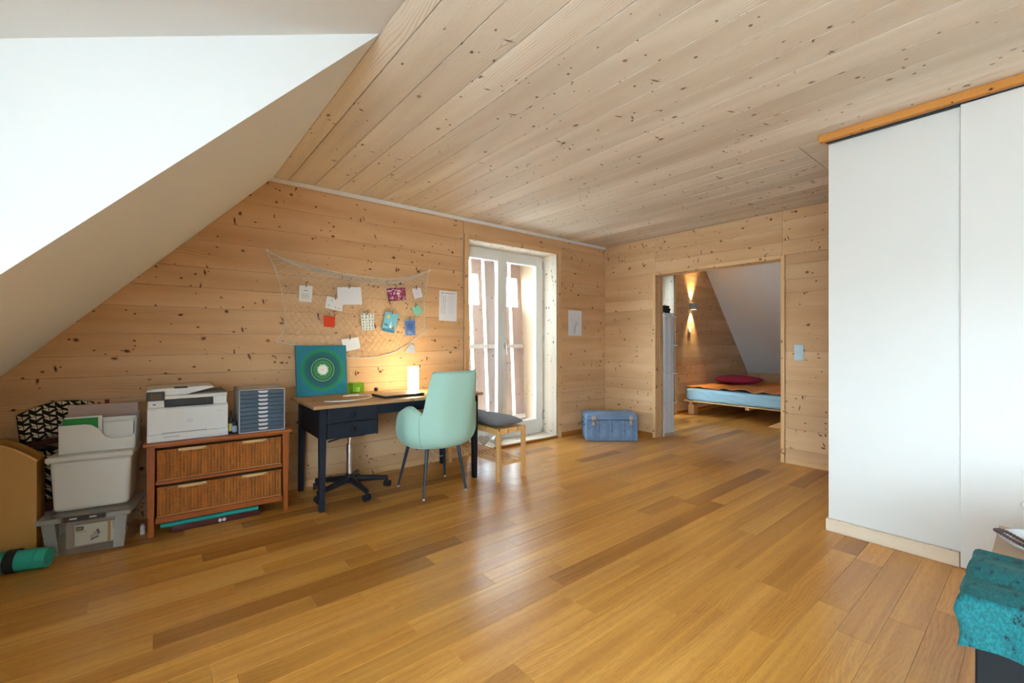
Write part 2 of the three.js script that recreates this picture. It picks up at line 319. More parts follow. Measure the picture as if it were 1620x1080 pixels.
// ---- ceiling boards
{
  const c = structure('ceiling', 'whitewashed pine plank ceiling with dark joints');
  part('deck', rb(SX - 0.12, SX2 + 0.3, CE + 0.02, CE + 0.3, -4.38, ZN + 0.2, 0.001), backing, c);
  seedState = 77;
  const G = 0.0023;
  const seams = [SX]; for (let x = 0.868; x < DX - 0.05; x += 0.195) seams.push(x); seams.push(DX);
  const lay = (x0, x1, z0, z1) => part('ceiling_board', grain(cbox(x0 + G, x1 - G, CE, CE + 0.02, z0, z1, 0.0016), 'z'), pick(ceilWood), c);
  for (let i = 0; i + 1 < seams.length; i++) { const [a, b] = [seams[i], seams[i + 1]]; if (a > 3.35) { lay(a, b, BZ, -1.0755); lay(a, b, -1.0705, ZN); } else lay(a, b, BZ, ZN); }
  for (let x = DX2; x < SX2; x += 0.195) lay(x, Math.min(SX2, x + 0.195), BZ, ZN);
  const s = structure('ceiling_slope', 'white plastered sloping ceiling above the desk side with a dormer recess');
  const slopeY = (x) => CE - (SX - x) * TAN, roofY = (x) => CE - (SX - x) * DT;
  const wedge = [[SX, CE], [SX, CE + 0.25], [KX - 0.3, CE + 0.25], [KX - 0.3, slopeY(KX - 0.0)], [KX, KY]];
  part('slope', prism(wedge, -4.38, ZD), white, s);
  part('slope', prism(wedge, ZD2, ZN + 0.2), white, s);
  part('dormer_roof', prism([[SX, CE], [SX, CE + 0.25], [KX - 0.45, CE + 0.25], [KX - 0.45, roofY(KX - 0.45)]], ZD, ZD2), white, s);
  const k = structure('wall_left', 'white knee wall with the dormer window above it');
  const ZW = -0.75, wy0 = 0.62, wy1 = 1.67;
  part('knee', rb(KX - 0.3, KX, -0.2, KY + 0.05, -4.38, ZD, 0.001), white, k);
  part('knee', rb(KX - 0.3, KX, -0.2, KY + 0.05, ZD2, ZN + 0.2, 0.001), white, k);
  part('parapet', rb(KX - 0.3, KX, -0.2, wy0, ZD, ZD2, 0.001), white, k);
  part('lintel', rb(KX - 0.3, KX, wy1, CE + 0.1, ZD, ZD2, 0.001), white, k); part('added_pier', rb(KX - 0.3, KX, wy0, wy1, ZD, ZW, 0.001), white, k);  // pier is an unseen addition that keeps window light off the dormer cheek
  const n = structure('window_3', 'white three-pane dormer window');
  const zs = [ZW, ZD2];
  part('frame', merge([rb(KX - 0.2, KX - 0.12, wy0, wy0 + 0.06, zs[0], zs[1], 0.004), rb(KX - 0.2, KX - 0.12, wy1 - 0.05, wy1, zs[0], zs[1], 0.004)]), frameWhite, n);
  for (let i = 0; i < 4; i++) { const z = lerp(zs[0] + 0.03, zs[1] - 0.03, i / 3); part('mullion', rb(KX - 0.2, KX - 0.12, wy0 + 0.06, wy1 - 0.05, z - 0.035, z + 0.035, 0.004), frameWhite, n); }
  for (let i = 0; i < 3; i++) { const a = lerp(zs[0] + 0.03, zs[1] - 0.03, i / 3) + 0.035, b = lerp(zs[0] + 0.03, zs[1] - 0.03, (i + 1) / 3) - 0.035; part('pane', new THREE.PlaneGeometry(b - a, wy1 - wy0 - 0.11).rotateY(Math.PI / 2).translate(KX - 0.16, (wy0 + wy1) / 2 + 0.005, (a + b) / 2), glass, n); }
  const s2 = structure('ceiling_slope_beyond', 'white sloping ceiling above the bed in the next room');
  part('slope', prism([[SX2, CE], [KX2, KY2], [KX2 + 0.3, KY2], [KX2 + 0.3, CE + 0.25], [SX2, CE + 0.25]], -4.38, ZN + 0.2), white, s2);
  const k2 = structure('wall_beyond', 'low pine knee wall under the slope behind the bed');
  part('core', rb(KX2 + 0.02, KX2 + 0.3, -0.2, KY2 + 0.02, -4.38, ZN + 0.2, 0.001), backing, k2);
  for (let i = 0; i < 4; i++) part('board', grain(cbox(KX2, KX2 + 0.02, i * KY2 / 4 + 0.0006, (i + 1) * KY2 / 4 - 0.0006, BZ, ZN, 0.001), 'z'), pick(wallWood), k2);
  const e = structure('wall_front', 'pine wall closing both rooms');
  part('panel', grain(rb(KX - 0.3, KX2 + 0.3, -0.2, CE + 0.3, ZN, ZN + 0.2, 0.001), 'x'), wallWood[0], e);
}
// ---- rails, baseboards
{
  const t = structure('trim_1', 'pale grey curtain rail along the joint of wall and ceiling');
  part('rail', rb(SX - 0.03, DX, CE - 0.036, CE - 0.002, BZ, BZ + 0.016, 0.001), railGrey, t);
  const b = structure('baseboard_back', 'oak baseboard along the boarded wall');
  for (const [x0, x1, m] of [[KX, WIN[0], trimWood], [WIN[1], DX, baseWood], [WIN[1] + WDX, KX2, baseWood]]) part('strip', grain(cbox(x0, x1, 0, 0.056, BZ, BZ + 0.014, 0.002), 'x'), m, b);
  const r = structure('baseboard_right', 'baseboard strips along the partition wall');
  part('strip', grain(cbox(DX - 0.014, DX, 0, 0.056, BZ + 0.014, -3.183, 0.002), 'z'), baseWood, r);
  part('strip', grain(cbox(DX - 0.006, DX, 0, 0.06, -1.674, -0.7, 0.002), 'z'), trimWood, r);
}
// ---- balcony doors
function balconyDoor(name, dx, label) {
  const w = structure(name, label), [X0, X1, XT] = WIN.map((v, i) => i < 2 ? v + dx : v), I0 = X0 + 0.056, I1 = X1 - 0.067, IT = 2.325, ZF = -4.209, SY = 0.035;
  const p = (n, g, m, o = w, l) => part(n, g, m, o, l);
  p('casing', grain(cbox(X0, I0, 0, XT, BZ - 0.018, BZ + 0.006, 0.002), 'y'), trimWood); p('casing', grain(cbox(I1, X1, 0, XT, BZ - 0.018, BZ + 0.006, 0.002), 'y'), trimWood);
  p('casing', grain(cbox(I0, I1, IT, XT, BZ - 0.018, BZ + 0.006, 0.002), 'x'), trimWood);
  p('reveal', grain(cbox(I0 - 0.02, I0, 0, IT, -4.40, BZ - 0.0, 0.001), 'y'), liningWood); p('reveal', grain(cbox(I1, I1 + 0.02, 0, IT, -4.40, BZ - 0.0, 0.001), 'y'), liningWood);
  p('reveal', grain(cbox(I0 - 0.02, I1 + 0.02, IT, IT + 0.02, -4.40, BZ - 0.0, 0.001), 'x'), liningWood);
  p('sill', grain(cbox(I0, I1, 0.012, SY, -4.40, BZ + 0.0, 0.002), 'x'), liningWood); p('threshold', grain(cbox(I0, I1, 0, 0.03, BZ, BZ + 0.012, 0.002), 'x'), baseWood);
  // fixed frame
  p('frame', merge([rb(I0, I0 + 0.03, SY, IT, ZF - 0.075, ZF - 0.008, 0.003), rb(I1 - 0.03, I1, SY, IT, ZF - 0.075, ZF - 0.008, 0.003), rb(I0, I1, IT - 0.02, IT, ZF - 0.075, ZF - 0.008, 0.003), rb(I0, I1, SY, SY + 0.05, ZF - 0.075, ZF - 0.008, 0.003)]), frameWhite);
  const mid = 3.30 + dx;
  for (const [a, b, s0, s1] of [[I0 + 0.014, mid - 0.001, 0.105, 0.066], [mid + 0.001, I1 - 0.02, 0.068, 0.105]]) {
    const y0 = SY + 0.052, y1 = IT - 0.012, s = new THREE.Group(); s.name = 'sash'; w.add(s);
    const gy0 = 0.213, gy1 = 2.20, z0 = ZF - 0.06, z1 = ZF, R = 0.004;
    part('stile', rb(a, a + s0, y0, y1, z0, z1, R), frameWhite, s); part('stile', rb(b - s1, b, y0, y1, z0, z1, R), frameWhite, s);
    part('rail', rb(a + s0 - 0.002, b - s1 + 0.002, gy1, y1, z0, z1 - 0.0006, R), frameWhite, s); part('rail', rb(a + s0 - 0.002, b - s1 + 0.002, y0, gy0, z0, z1 - 0.0006, R), frameWhite, s);
    part('glazing_bead', merge([rb(a + s0, a + s0 + 0.007, gy0, gy1, z0 + 0.01, z1 - 0.012, 0.002), rb(b - s1 - 0.007, b - s1, gy0, gy1, z0 + 0.01, z1 - 0.012, 0.002), rb(a + s0, b - s1, gy1 - 0.007, gy1, z0 + 0.01, z1 - 0.012, 0.002), rb(a + s0, b - s1, gy0, gy0 + 0.007, z0 + 0.01, z1 - 0.012, 0.002)]), frameWhite, s);
    for (const z of [ZF - 0.025, ZF - 0.043]) part('pane', new THREE.PlaneGeometry(b - a - s0 - s1, gy1 - gy0).translate((a + s0 + b - s1) / 2, (gy0 + gy1) / 2, z), glass, s);
    part('drip_groove', rb(a + s0, b - s1, 0.15, 0.156, z1 - 0.001, z1 + 0.004, 0.001), frameWhite, s);
  }
  p('handle', merge([rb(mid + 0.018, mid + 0.042, 1.13, 1.20, ZF, ZF + 0.008, 0.004), rod([mid + 0.03, 1.17, ZF], [mid + 0.03, 1.17, ZF + 0.05], 0.008), rod([mid + 0.03, 1.17, ZF + 0.045], [mid + 0.038, 1.06, ZF + 0.048], 0.008, 0.006)]), steel);
  for (const y of [0.22, 1.2, 2.17]) p('hinge', rod([I1 - 0.012, y, ZF + 0.004], [I1 - 0.012, y + 0.09, ZF + 0.004], 0.008), steel);
  return w;
}
balconyDoor('window_1', 0, 'white double-leaf balcony door with tall panes beside the desk');
balconyDoor('window_2', WDX, 'white double-leaf balcony door in the next room');
// ---- timber outer box and leaning slat screen outside each balcony door
const slatMats = [wood(pale, [0.50, 0.37, 0.35]), wood(pale, [0.42, 0.35, 0.36]), wood(pale, [0.54, 0.40, 0.36])], outerWood = wood(pale, [0.50, 0.38, 0.29]), battenMat = wood(pale, [0.60, 0.55, 0.54]);
for (const [i, dx] of [0, WDX].entries()) {
  const s = thing('slatted_screen', i ? 'leaning timber slat screen outside the next room\'s balcony door' : 'leaning timber slat screen outside the balcony door beside the desk', 'screen', [dx, 0, 0]);
  const zAt = (y) => -4.59 - (y - 0.18) / 2.1 * 0.12;
  const tilt = Math.atan2(0.12, 2.1), L = 2.62;
  const edges = [[2.50, 2.70], [2.745, 2.915], [2.96, 3.134], [3.178, 3.346], [3.39, 3.563], [3.608, 3.786], [3.834, 4.02]];
  edges.forEach(([a, b], k) => {
    const P = [[a, -0.25], [b, -0.25]];
    const n0 = 1.70, n1 = 2.10;                                   // window notches shared by neighbouring slats
    if (k === 2) P.push([b, n0], [b - 0.10, n0], [b - 0.10, n1], [b, n1]);
    if (k === 5) P.push([b, n0], [b - 0.11, n0], [b - 0.11, n1], [b, n1]);
    P.push([b, L - 0.25], [a, L - 0.25]);
    if (k === 3) P.push([a, n1], [a + 0.108, n1], [a + 0.108, n0], [a, n0]);
    if (k === 6) P.push([a, n1], [a + 0.108, n1], [a + 0.108, n0], [a, n0]);
    const g = grain(prism(P, -0.024, 0, 'xy', 0.001), 'y'); g.rotateX(-tilt).translate(0, 0.0, zAt(0)); part('slat', g, slatMats[k % 3], s);
  });
  for (const y of [0.175, 1.13]) { const g = grain(cbox(2.66, 3.985, y, y + 0.055, -0.0, 0.035, 0.002), 'x'); g.rotateX(-tilt).translate(0, 0, zAt(0)); part('batten', g, battenMat, s); }
  const o = structure(`trim_${2 + i}`, 'timber lined outer reveal of the balcony door');
  for (const g of [cbox(4.0 + dx, 4.03 + dx, -0.2, 2.33, -4.74, -4.40, 0.002)]) part('side_board', grain(g, 'y'), outerWood, o);
  part('soffit_board', grain(cbox(2.61 + dx, 4.03 + dx, 2.285, 2.33, -4.74, -4.40, 0.002), 'x'), outerWood, o);
  part('outer_sill', rb(2.61 + dx, 4.03 + dx, 0.0, 0.03, -4.62, -4.38, 0.003), frameWhite, o);
}
{
  const g = new THREE.Mesh(new THREE.PlaneGeometry(300, 300).rotateX(-Math.PI / 2).translate(0, -3.2, 0), mat(lin(0.66, 0.66, 0.65), 0.95, { map: sandTexture })); g.name = 'ground'; g.userData = { kind: 'structure', label: 'pale gravel ground outside below the windows' }; scene.add(g);
}
// ================================================================ OBJECTS
// ---- wardrobe
{
  const w = thing('wardrobe', 'white floor-to-ceiling wardrobe with two sliding doors and a honey wood top rail', 'wardrobe');
  part('carcass', rb(3.43, 4.05, 0.0, CE - 0.006, -0.88, 1.9, 0.003), wardrobeWhite, w);
  part('plinth', grain(cbox(3.372, 3.43, 0, 0.077, -0.911, -0.301, 0.003), 'z'), wood(pale, [1, 0.93, 0.84]), w, 'pale wooden plinth strip');
  part('sliding_door', rb(3.392, 3.416, 0.079, 2.494, -0.9, -0.2, 0.002), wardrobeWhite, w);
  part('sliding_door', rb(3.366, 3.389, 0.006, 2.494, -0.297, 0.85, 0.002), wardrobeWhite, w);
  part('sliding_door', rb(3.392, 3.416, 0.01, 2.494, 0.78, 1.9, 0.002), wardrobeWhite, w);
  part('top_rail', grain(cbox(3.305, 3.34, CE - 0.046, CE - 0.0015, -0.93, 1.9, 0.002), 'z'), honeyWood, w, 'honey coloured wooden top rail');
  part('top_rail', grain(cbox(3.34, 3.43, CE - 0.02, CE - 0.0015, -0.93, 1.9, 0.002), 'z'), honeyWood, w);
  part('track', rb(3.352, 3.42, CE - 0.04, CE - 0.0195, -0.905, 1.9, 0.002), steel, w, 'metal running track');
  part('track', rb(3.36, 3.37, CE - 0.046, CE - 0.039, -0.905, 1.9, 0.001), black, w);
}
// ---- desk
const inkBlue = mat(lin(0.010, 0.017, 0.030), 0.55, { specularIntensity: 0.6 }), inkBlack = mat(lin(0.008, 0.009, 0.012), 0.55, { specularIntensity: 0.6 });
const deskWood = wood(pine, [0.60, 0.48, 0.38], 0.55);
{
  const d = thing('desk', 'dark blue desk with a brown wooden top and two drawers', 'desk', [0.868, 0, -3.228], -0.016);
  const W = 1.43, D = 0.69, T = 0.767;
  for (let i = 0; i < 5; i++) part('tabletop_plank', grain(cbox(0, W, T - 0.024, T, -D + i * D / 5 + 0.0002, -D + (i + 1) * D / 5 - 0.0002, 0.002), 'x'), deskWood, d);
  const leg = (x, z, ox, oz) => { const g = rb(-0.026, 0.026, 0, T - 0.024, -0.026, 0.026, 0.004), p = g.attributes.position; for (let i = 0; i < p.count; i++) { const k = 1 - p.getY(i) / T; p.setX(i, p.getX(i) * (1 - 0.28 * k) + ox * k); p.setZ(i, p.getZ(i) * (1 - 0.28 * k) + oz * k); } return g.translate(x, 0, z); };
  part('leg', leg(0.075, -0.06, -0.004, -0.012), inkBlue, d); part('leg', leg(W - 0.06, -0.06, 0.004, 0.0), inkBlack, d); part('leg', leg(0.075, -D + 0.05, -0.012, 0), inkBlue, d); part('leg', leg(W - 0.06, -D + 0.05, 0, 0), inkBlue, d);
  part('apron', rb(0.47, W - 0.085, 0.66, T - 0.024, -0.085, -0.066, 0.002), inkBlue, d);
  part('apron', rb(0.10, W - 0.085, 0.60, T - 0.024, -D + 0.03, -D + 0.05, 0.002), inkBlack, d);
  part('side_panel', rb(W - 0.07, W - 0.055, 0.655, T - 0.024, -D + 0.07, -0.08, 0.002), inkBlack, d);
  part('drawer_box', merge([rb(0.062, 0.078, 0.515, T - 0.024, -D + 0.07, -0.085, 0.002), rb(0.46, 0.476, 0.515, T - 0.024, -D + 0.07, -0.04, 0.002), rb(0.062, 0.476, 0.515, 0.529, -D + 0.07, -0.05, 0.002)]), inkBlack, d);
  for (const [a, b] of [[0.519, 0.627], [0.631, 0.738]]) {
    const r = part('drawer', rb(0.104, 0.459, a, b, -0.052, -0.034, 0.002), inkBlue, d), y = (a + b) / 2;
    part('knob', lathe([[0, 0.03], [0.012, 0.028], [0.017, 0.02], [0.014, 0.012], [0.007, 0.008], [0.007, 0]], 20).rotateX(Math.PI / 2).translate(0.282, y, -0.034), inkBlack, r);
  }
}
// ---- things on the desk
{
  const c = new THREE.Mesh(rb(-0.205, 0.205, 0, 0.42, -0.009, 0.009, 0.002), mat(lin(0.02, 0.16, 0.21), 0.7)); c.name = 'canvas_painting'; scene.add(c);
  c.position.set(1.115, 0.7672, -3.876); c.rotation.x = -0.1; tag(c, 'square teal canvas painting with a white lotus in green rings', 'painting');
  const tex = drawn(768, 768, (x, W) => {
    x.fillStyle = '#0d7a93'; x.fillRect(0, 0, W, W);
    seedState = 9; for (let i = 0; i < 900; i++) { x.fillStyle = `rgba(${rr(0, 30)},${rr(110, 150)},${rr(140, 175)},0.10)`; x.fillRect(rr(0, W), rr(0, W), rr(10, 90), rr(2, 7)); }
    const cx = W / 2 + 8, cy = W / 2 - 8, ring = (r, c) => { x.beginPath(); x.arc(cx, cy, r, 0, 7); x.fillStyle = c; x.fill(); };
    ring(345, '#0b7f8e'); ring(332, '#0a8a78'); ring(318, '#0c8a55'); ring(292, '#0b7f55'); ring(280, '#0a6f6c'); ring(264, '#08616f'); ring(215, '#075a5e'); ring(190, '#0a6a4a');
    for (let i = 0; i < 44; i++) { const a = i / 44 * 2 * Math.PI; x.beginPath(); x.arc(cx + 174 * Math.cos(a), cy + 174 * Math.sin(a), 6, 0, 7); x.fillStyle = '#e9f3e6'; x.fill(); }
    ring(160, '#0f6b3e'); ring(136, '#9fcfa4'); ring(132, '#23834a'); ring(104, '#6fb57c'); ring(101, '#23834a');
    for (const [n, l, w, c, o] of [[8, 98, 34, '#dcefdc', 0.39], [8, 92, 30, '#f6faf4', 0], [6, 44, 15, '#fbe9ee', 0.2]]) for (let i = 0; i < n; i++) { x.save(); x.translate(cx, cy); x.rotate(o + i / n * 2 * Math.PI); x.beginPath(); x.moveTo(0, 0); x.quadraticCurveTo(w, l * 0.5, 0, l); x.quadraticCurveTo(-w, l * 0.5, 0, 0); x.fillStyle = c; x.fill(); x.restore(); }
    ring(9, '#e7c25a');
  });
  part('print', new THREE.PlaneGeometry(0.404, 0.414).translate(0, 0.21, 0.0095), mat(0xffffff, 0.6, { map: tex, bumpMap: weaveBump, bumpScale: 0.0003 }), c, 'painted face with lotus and rings');
  // lamp
  const l = thing('table_lamp', 'glowing white paper cylinder lamp at the rear of the desk', 'lamp', [1.825, 0.7675, -3.63]);
  part('base', cyl(0.045, 0.045, 0.012), frameWhite, l);
  part('lamp_shade', new THREE.CylinderGeometry(0.05, 0.05, 0.215, 36, 1, true).translate(0, 0.1175, 0), mat(lin(0.9, 0.86, 0.76), 0.9, { emissive: lin(1.0, 0.86, 0.6), emissiveIntensity: 1.3, side: THREE.DoubleSide }), l, 'glowing paper shade');
  const p = new THREE.PointLight(lin(1, 0.84, 0.5), 0.24, 0, 2); p.position.set(0, 0.13, 0); p.shadow.radius = 2; p.castShadow = true; l.add(p);
  part('cable', tube([[0.0, 0.004, -0.045], [0.02, 0.004, -0.12], [0.06, 0.004, -0.2], [0.07, 0.004, -0.25]], 0.0025, 60), mat(lin(0.7, 0.7, 0.7), 0.6), l);
  // laptop
  const a = thing('laptop', 'closed dark laptop lying on the desk before the lamp', 'laptop', [1.60, 0.7675, -3.46], 0.05);
  part('base', rb(-0.18, 0.18, 0, 0.012, -0.125, 0.125, 0.005), black, a); part('lid', rb(-0.18, 0.18, 0.0125, 0.02, -0.125, 0.125, 0.004), mat(lin(0.10, 0.095, 0.09), 0.3), a, 'dark glossy lid');
  const b = single('black_ball', new THREE.SphereGeometry(0.019, 24, 16), black, 'small black ball on the desk behind the laptop', 'ball', null, [1.572, 0.7865, -3.86]);
  b.scale.y = 0.99;
  // green candle holder
  const g = thing('candle_holder', 'square green glass candle holder beside the teal painting', 'candle holder', [1.393, 0.7675, -3.86], 0.02);
  const gg = mat(lin(0.72, 0.93, 0.42), 0.05, { transmission: 0.95, thickness: 0, ior: 1.5 }), s = 0.05, h = 0.092, t = 0.004;
  for (const q of [rb(-s, s, 0.004, h, s - t, s, 0.001), rb(-s, s, 0.004, h, -s, -s + t, 0.001), rb(-s, -s + t, 0.004, h, -s + t, s - t, 0.001), rb(s - t, s, 0.004, h, -s + t, s - t, 0.001)]) part('glass_wall', q, gg, g);
  part('bottom', rb(-s, s, 0, 0.0038, -s, s, 0.001), gg, g); part('candle', cyl(0.03, 0.03, 0.045, 24, 0.006), mat(lin(0.75, 0.78, 0.76), 0.6), g, 'white candle'); part('band', cyl(0.0308, 0.0308, 0.008, 24, 0.005), mat(lin(0.6, 0.05, 0.07), 0.6), g);
  // white loop of cable
  single('charging_cable', tube([[-0.24, 0, 0.02], [-0.15, 0, 0.085], [0.0, 0, 0.08], [0.12, 0, 0.0], [0.16, 0, -0.1], [0.11, 0, -0.17], [0.02, 0, -0.2], [-0.03, 0, -0.21], [0.03, 0, -0.235], [0.11, 0, -0.24]], 0.0045, 120), mat(lin(0.82, 0.8, 0.76), 0.5), 'loose loop of white cable on the desktop', 'cable', null, [1.24, 0.7718, -3.45]);
}
// ---- swivel stool under the desk
{
  const s = thing('swivel_chair', 'black swivel stool with a steel column pushed under the desk', 'chair', [1.245, 0, -3.60]);
  const navy = mat(lin(0.016, 0.02, 0.03), 0.4);
  part('column', cyl(0.026, 0.026, 0.26, 24, 0.13), steel, s, 'brushed steel column'); part('column', cyl(0.016, 0.016, 0.1, 20, 0.38), chrome, s);
  part('hub', lathe([[0, 0.08], [0.045, 0.082], [0.042, 0.115], [0.03, 0.15], [0, 0.152]]), navy, s);
  part('mechanism', rb(-0.1, 0.1, 0.455, 0.48, -0.08, 0.08, 0.008), navy, s); part('lever', rod([-0.05, 0.463, 0.05], [-0.2, 0.452, 0.11], 0.007), navy, s);
  part('seat', lathe([[0, 0.478], [0.15, 0.478], [0.165, 0.486], [0.165, 0.498], [0.15, 0.507], [0, 0.509]]), black, s);
  for (let i = 0; i < 5; i++) {
    const a = 0.23 + i * 2 * Math.PI / 5, [c, q] = [Math.cos(a), Math.sin(a)];
    part('foot_spoke', rod([c * 0.03, 0.105, q * 0.03], [c * 0.30, 0.075, q * 0.30], 0.028, 0.019), navy, s);
    const w = part('caster', merge([-1, 1].map((k) => new THREE.CylinderGeometry(0.027, 0.027, 0.018, 20).rotateX(Math.PI / 2).translate(0, 0.0275, k * 0.014)).concat([rod([0, 0.03, 0], [0, 0.08, 0], 0.008)])), mat(lin(0.012, 0.018, 0.03), 0.35), s);
    w.position.set(c * 0.30, 0, q * 0.30); w.rotation.y = 0.6 + i * 1.3;
  }
}
// ---- mint armchair
{
  const fabric = mat(lin(0.43, 0.69, 0.59), 0.95, { bumpMap: weaveBump, bumpScale: 0.0006, sheen: 0.4, sheenRoughness: 0.5, sheenColor: lin(0.7, 0.9, 0.8) });
  const c = thing('armchair', 'mint green fabric tub armchair with slim dark legs at the desk', 'armchair', [1.83, 0, -3.203], 0.03);
  const top = (f) => { const a = Math.abs(f); const back = 0.975, arm = lerp(0.648, 0.706, smooth(0.92, 1.28, a)); let y = lerp(back, arm, smooth(0.66, 0.98, a) ** 1.25); return a > 1.3 ? 0.45 + (y - 0.45) * Math.sqrt(Math.max(0, 1 - ((a - 1.3) / 0.562) ** 2)) : y; };
  const plan = (f, k) => { const e = 0.76, s = Math.sin(f), q = Math.cos(f), x = Math.sign(s) * Math.abs(s) ** e, z = Math.sign(q) * Math.abs(q) ** e; const w = lerp(0.285, 0.335, smooth(0.7, 1.5, Math.abs(f))); return [x * w * k, z * 0.275 * k]; };
  const surf = (off) => (u, v) => {
    const f = (u - 0.5) * 2 * 1.86, yb = 0.372, yt = top(f), q = clamp(v * (yt - yb) / 0.15), k = lerp(0.60, 1, Math.sqrt(1 - (1 - q) ** 2));
    const y = lerp(yb, yt, v), r = plan(f, 1), n = Math.hypot(r[0], r[1]) || 1, sh = (n * k - off) / n;
    const up = smooth(0.5, 0.98, y), bk = smooth(1.15, 0.4, Math.abs(f));
    return [r[0] * sh * lerp(1, lerp(0.86, 1, smooth(0.40, 0.92, y)), bk), y, r[1] * sh + up * 0.055 * bk];
  };
  const N = 96, M = 30, outer = sheet(N, M, surf(0)), inner = sheet(N, M, surf(0.048)), A = surf(0), B = surf(0.048);
  const ii = inner.index.array; for (let i = 0; i < ii.length; i += 3) { const t = ii[i + 1]; ii[i + 1] = ii[i + 2]; ii[i + 2] = t; } inner.computeVertexNormals();
  const roll = (fn0, fn1, lift) => sheet(fn0.n, 8, (u, v) => { const a = fn0(u), b = fn1(u), s = Math.sin(v * Math.PI); return [lerp(a[0], b[0], v) + lift[0] * s, lerp(a[1], b[1], v) + lift[1] * s, lerp(a[2], b[2], v) + lift[2] * s]; });
  const r0 = (u) => A(u, 1); r0.n = N; const rim = roll(r0, (u) => B(u, 1), [0, 0.017, 0]);
  const e0 = (u) => A(0, u); e0.n = M; const e1 = (u) => A(1, u); e1.n = M;
  const endA = roll(e0, (u) => B(0, u), [0, 0, -0.015]), endB = roll(e1, (u) => B(1, u), [0, 0, -0.015]);
  const dbl = fabric.clone(); dbl.side = THREE.DoubleSide;
  part('shell', merge([outer, inner, rim, endA, endB]), dbl, c);
  const seat = stuffed(0.45, 0.13, 0.44, 3.2, 24, 0); part('seat', seat.translate(0, 0.437, -0.035), dbl, c);
  part('underside', lathe([[0, 0.372], [0.15, 0.372], [0.17, 0.39], [0, 0.392]], 28), black, c);
  const legM = mat(lin(0.02, 0.035, 0.06), 0.35), tip = mat(lin(0.45, 0.45, 0.44), 0.5);
  for (const [x, z] of [[-0.222, 0.16], [0.16, 0.175], [-0.217, -0.27], [0.229, -0.25]]) { const L = part('leg', rod([x * 0.72, 0.40, z * 0.68], [x, 0.012, z], 0.0155, 0.0095, 16), legM, c); part('foot', rod([x * 1.0, 0.014, z * 1.0], [x, 0, z], 0.0105, 0.012, 14), tip, L); }
  for (const f of [-1.02, 1.02]) { const u = f / 3.72 + 0.5, pts = []; for (let i = 0; i <= 14; i++) { const p = A(u, lerp(0.12, 0.97, i / 14)); pts.push([p[0] * 1.002, p[1], p[2] * 1.002]); } part('piping', tube(pts, 0.0022, 40, 6), mat(lin(0.26, 0.55, 0.46), 0.95), c); }
}
// ---- bench with slatted shelf
{
  const m = wood(pine, [0.98, 0.76, 0.44]), b = thing('bench', 'light pine bench with a slatted lower shelf beside the balcony door', 'bench', [2.472, 0, -3.43]);
  const hx = 0.16, hz = 0.42, H = 0.46;
  for (const x of [-1, 1]) for (const z of [-1, 1]) { const g = grain(cbox(x > 0 ? hx - 0.036 : -hx, x > 0 ? hx : -hx + 0.036, 0, H, z > 0 ? hz - 0.034 : -hz, z > 0 ? hz : -hz + 0.034, 0.003), 'y'); part('leg', g, m, b); }
  for (const x of [-1, 1]) part('rail', grain(cbox(x > 0 ? hx - 0.03 : -hx + 0.008, x > 0 ? hx - 0.008 : -hx + 0.03, H - 0.052, H - 0.004, -hz + 0.034, hz - 0.034, 0.002), 'z'), m, b);
  for (const z of [-1, 1]) { part('rail', grain(cbox(-hx + 0.036, hx - 0.036, H - 0.05, H - 0.004, z > 0 ? hz - 0.03 : -hz + 0.008, z > 0 ? hz - 0.008 : -hz + 0.03, 0.002), 'x'), m, b); part('stretcher', grain(cbox(-hx + 0.036, hx - 0.036, 0.135, 0.157, z > 0 ? hz - 0.03 : -hz + 0.006, z > 0 ? hz - 0.006 : -hz + 0.03, 0.002), 'x'), m, b); }
  part('seat_board', grain(cbox(-hx + 0.034, hx - 0.034, H - 0.02, H - 0.006, -hz + 0.034, hz - 0.034, 0.002), 'z'), m, b);
  part('crossbar', grain(cbox(-hx + 0.02, hx - 0.02, 0.141, 0.155, -0.012, 0.012, 0.002), 'x'), m, b);
  for (let i = 0; i < 7; i++) { const x = lerp(-hx + 0.03, hx - 0.03, i / 6); part('slat', grain(cbox(x - 0.008, x + 0.008, 0.157, 0.167, -hz + 0.004, hz - 0.004, 0.002), 'z'), m, b); }
  const g = stuffed(0.30, 0.075, 0.80, 6, 36, 0), p = g.attributes.position; for (let i = 0; i < p.count; i++) p.setY(i, p.getY(i) + 0.037 + 0.004 * Math.sin(p.getZ(i) * 9));
  g.computeVertexNormals();
  const c = thing('bench_cushion', 'grey fabric seat pad on the pine bench', 'cushion', [2.472, 0.461, -3.43]);
  part('pad', g, mat(lin(0.20, 0.20, 0.215), 0.95, { bumpMap: weaveBump, bumpScale: 0.0005, side: THREE.DoubleSide }), c);
  const seam = []; for (let i = 0; i < 48; i++) { const t = i / 48 * 2 * Math.PI, cx = Math.sign(Math.cos(t)) * Math.abs(Math.cos(t)) ** 0.3, cz = Math.sign(Math.sin(t)) * Math.abs(Math.sin(t)) ** 0.3; seam.push([cx * 0.138, 0.0535 + 0.004 * Math.sin(cz * 0.36 * 9), cz * 0.36]); }
  part('seam', tube(seam, 0.0022, 140, 6, true), mat(lin(0.10, 0.10, 0.11), 0.9), c);
}
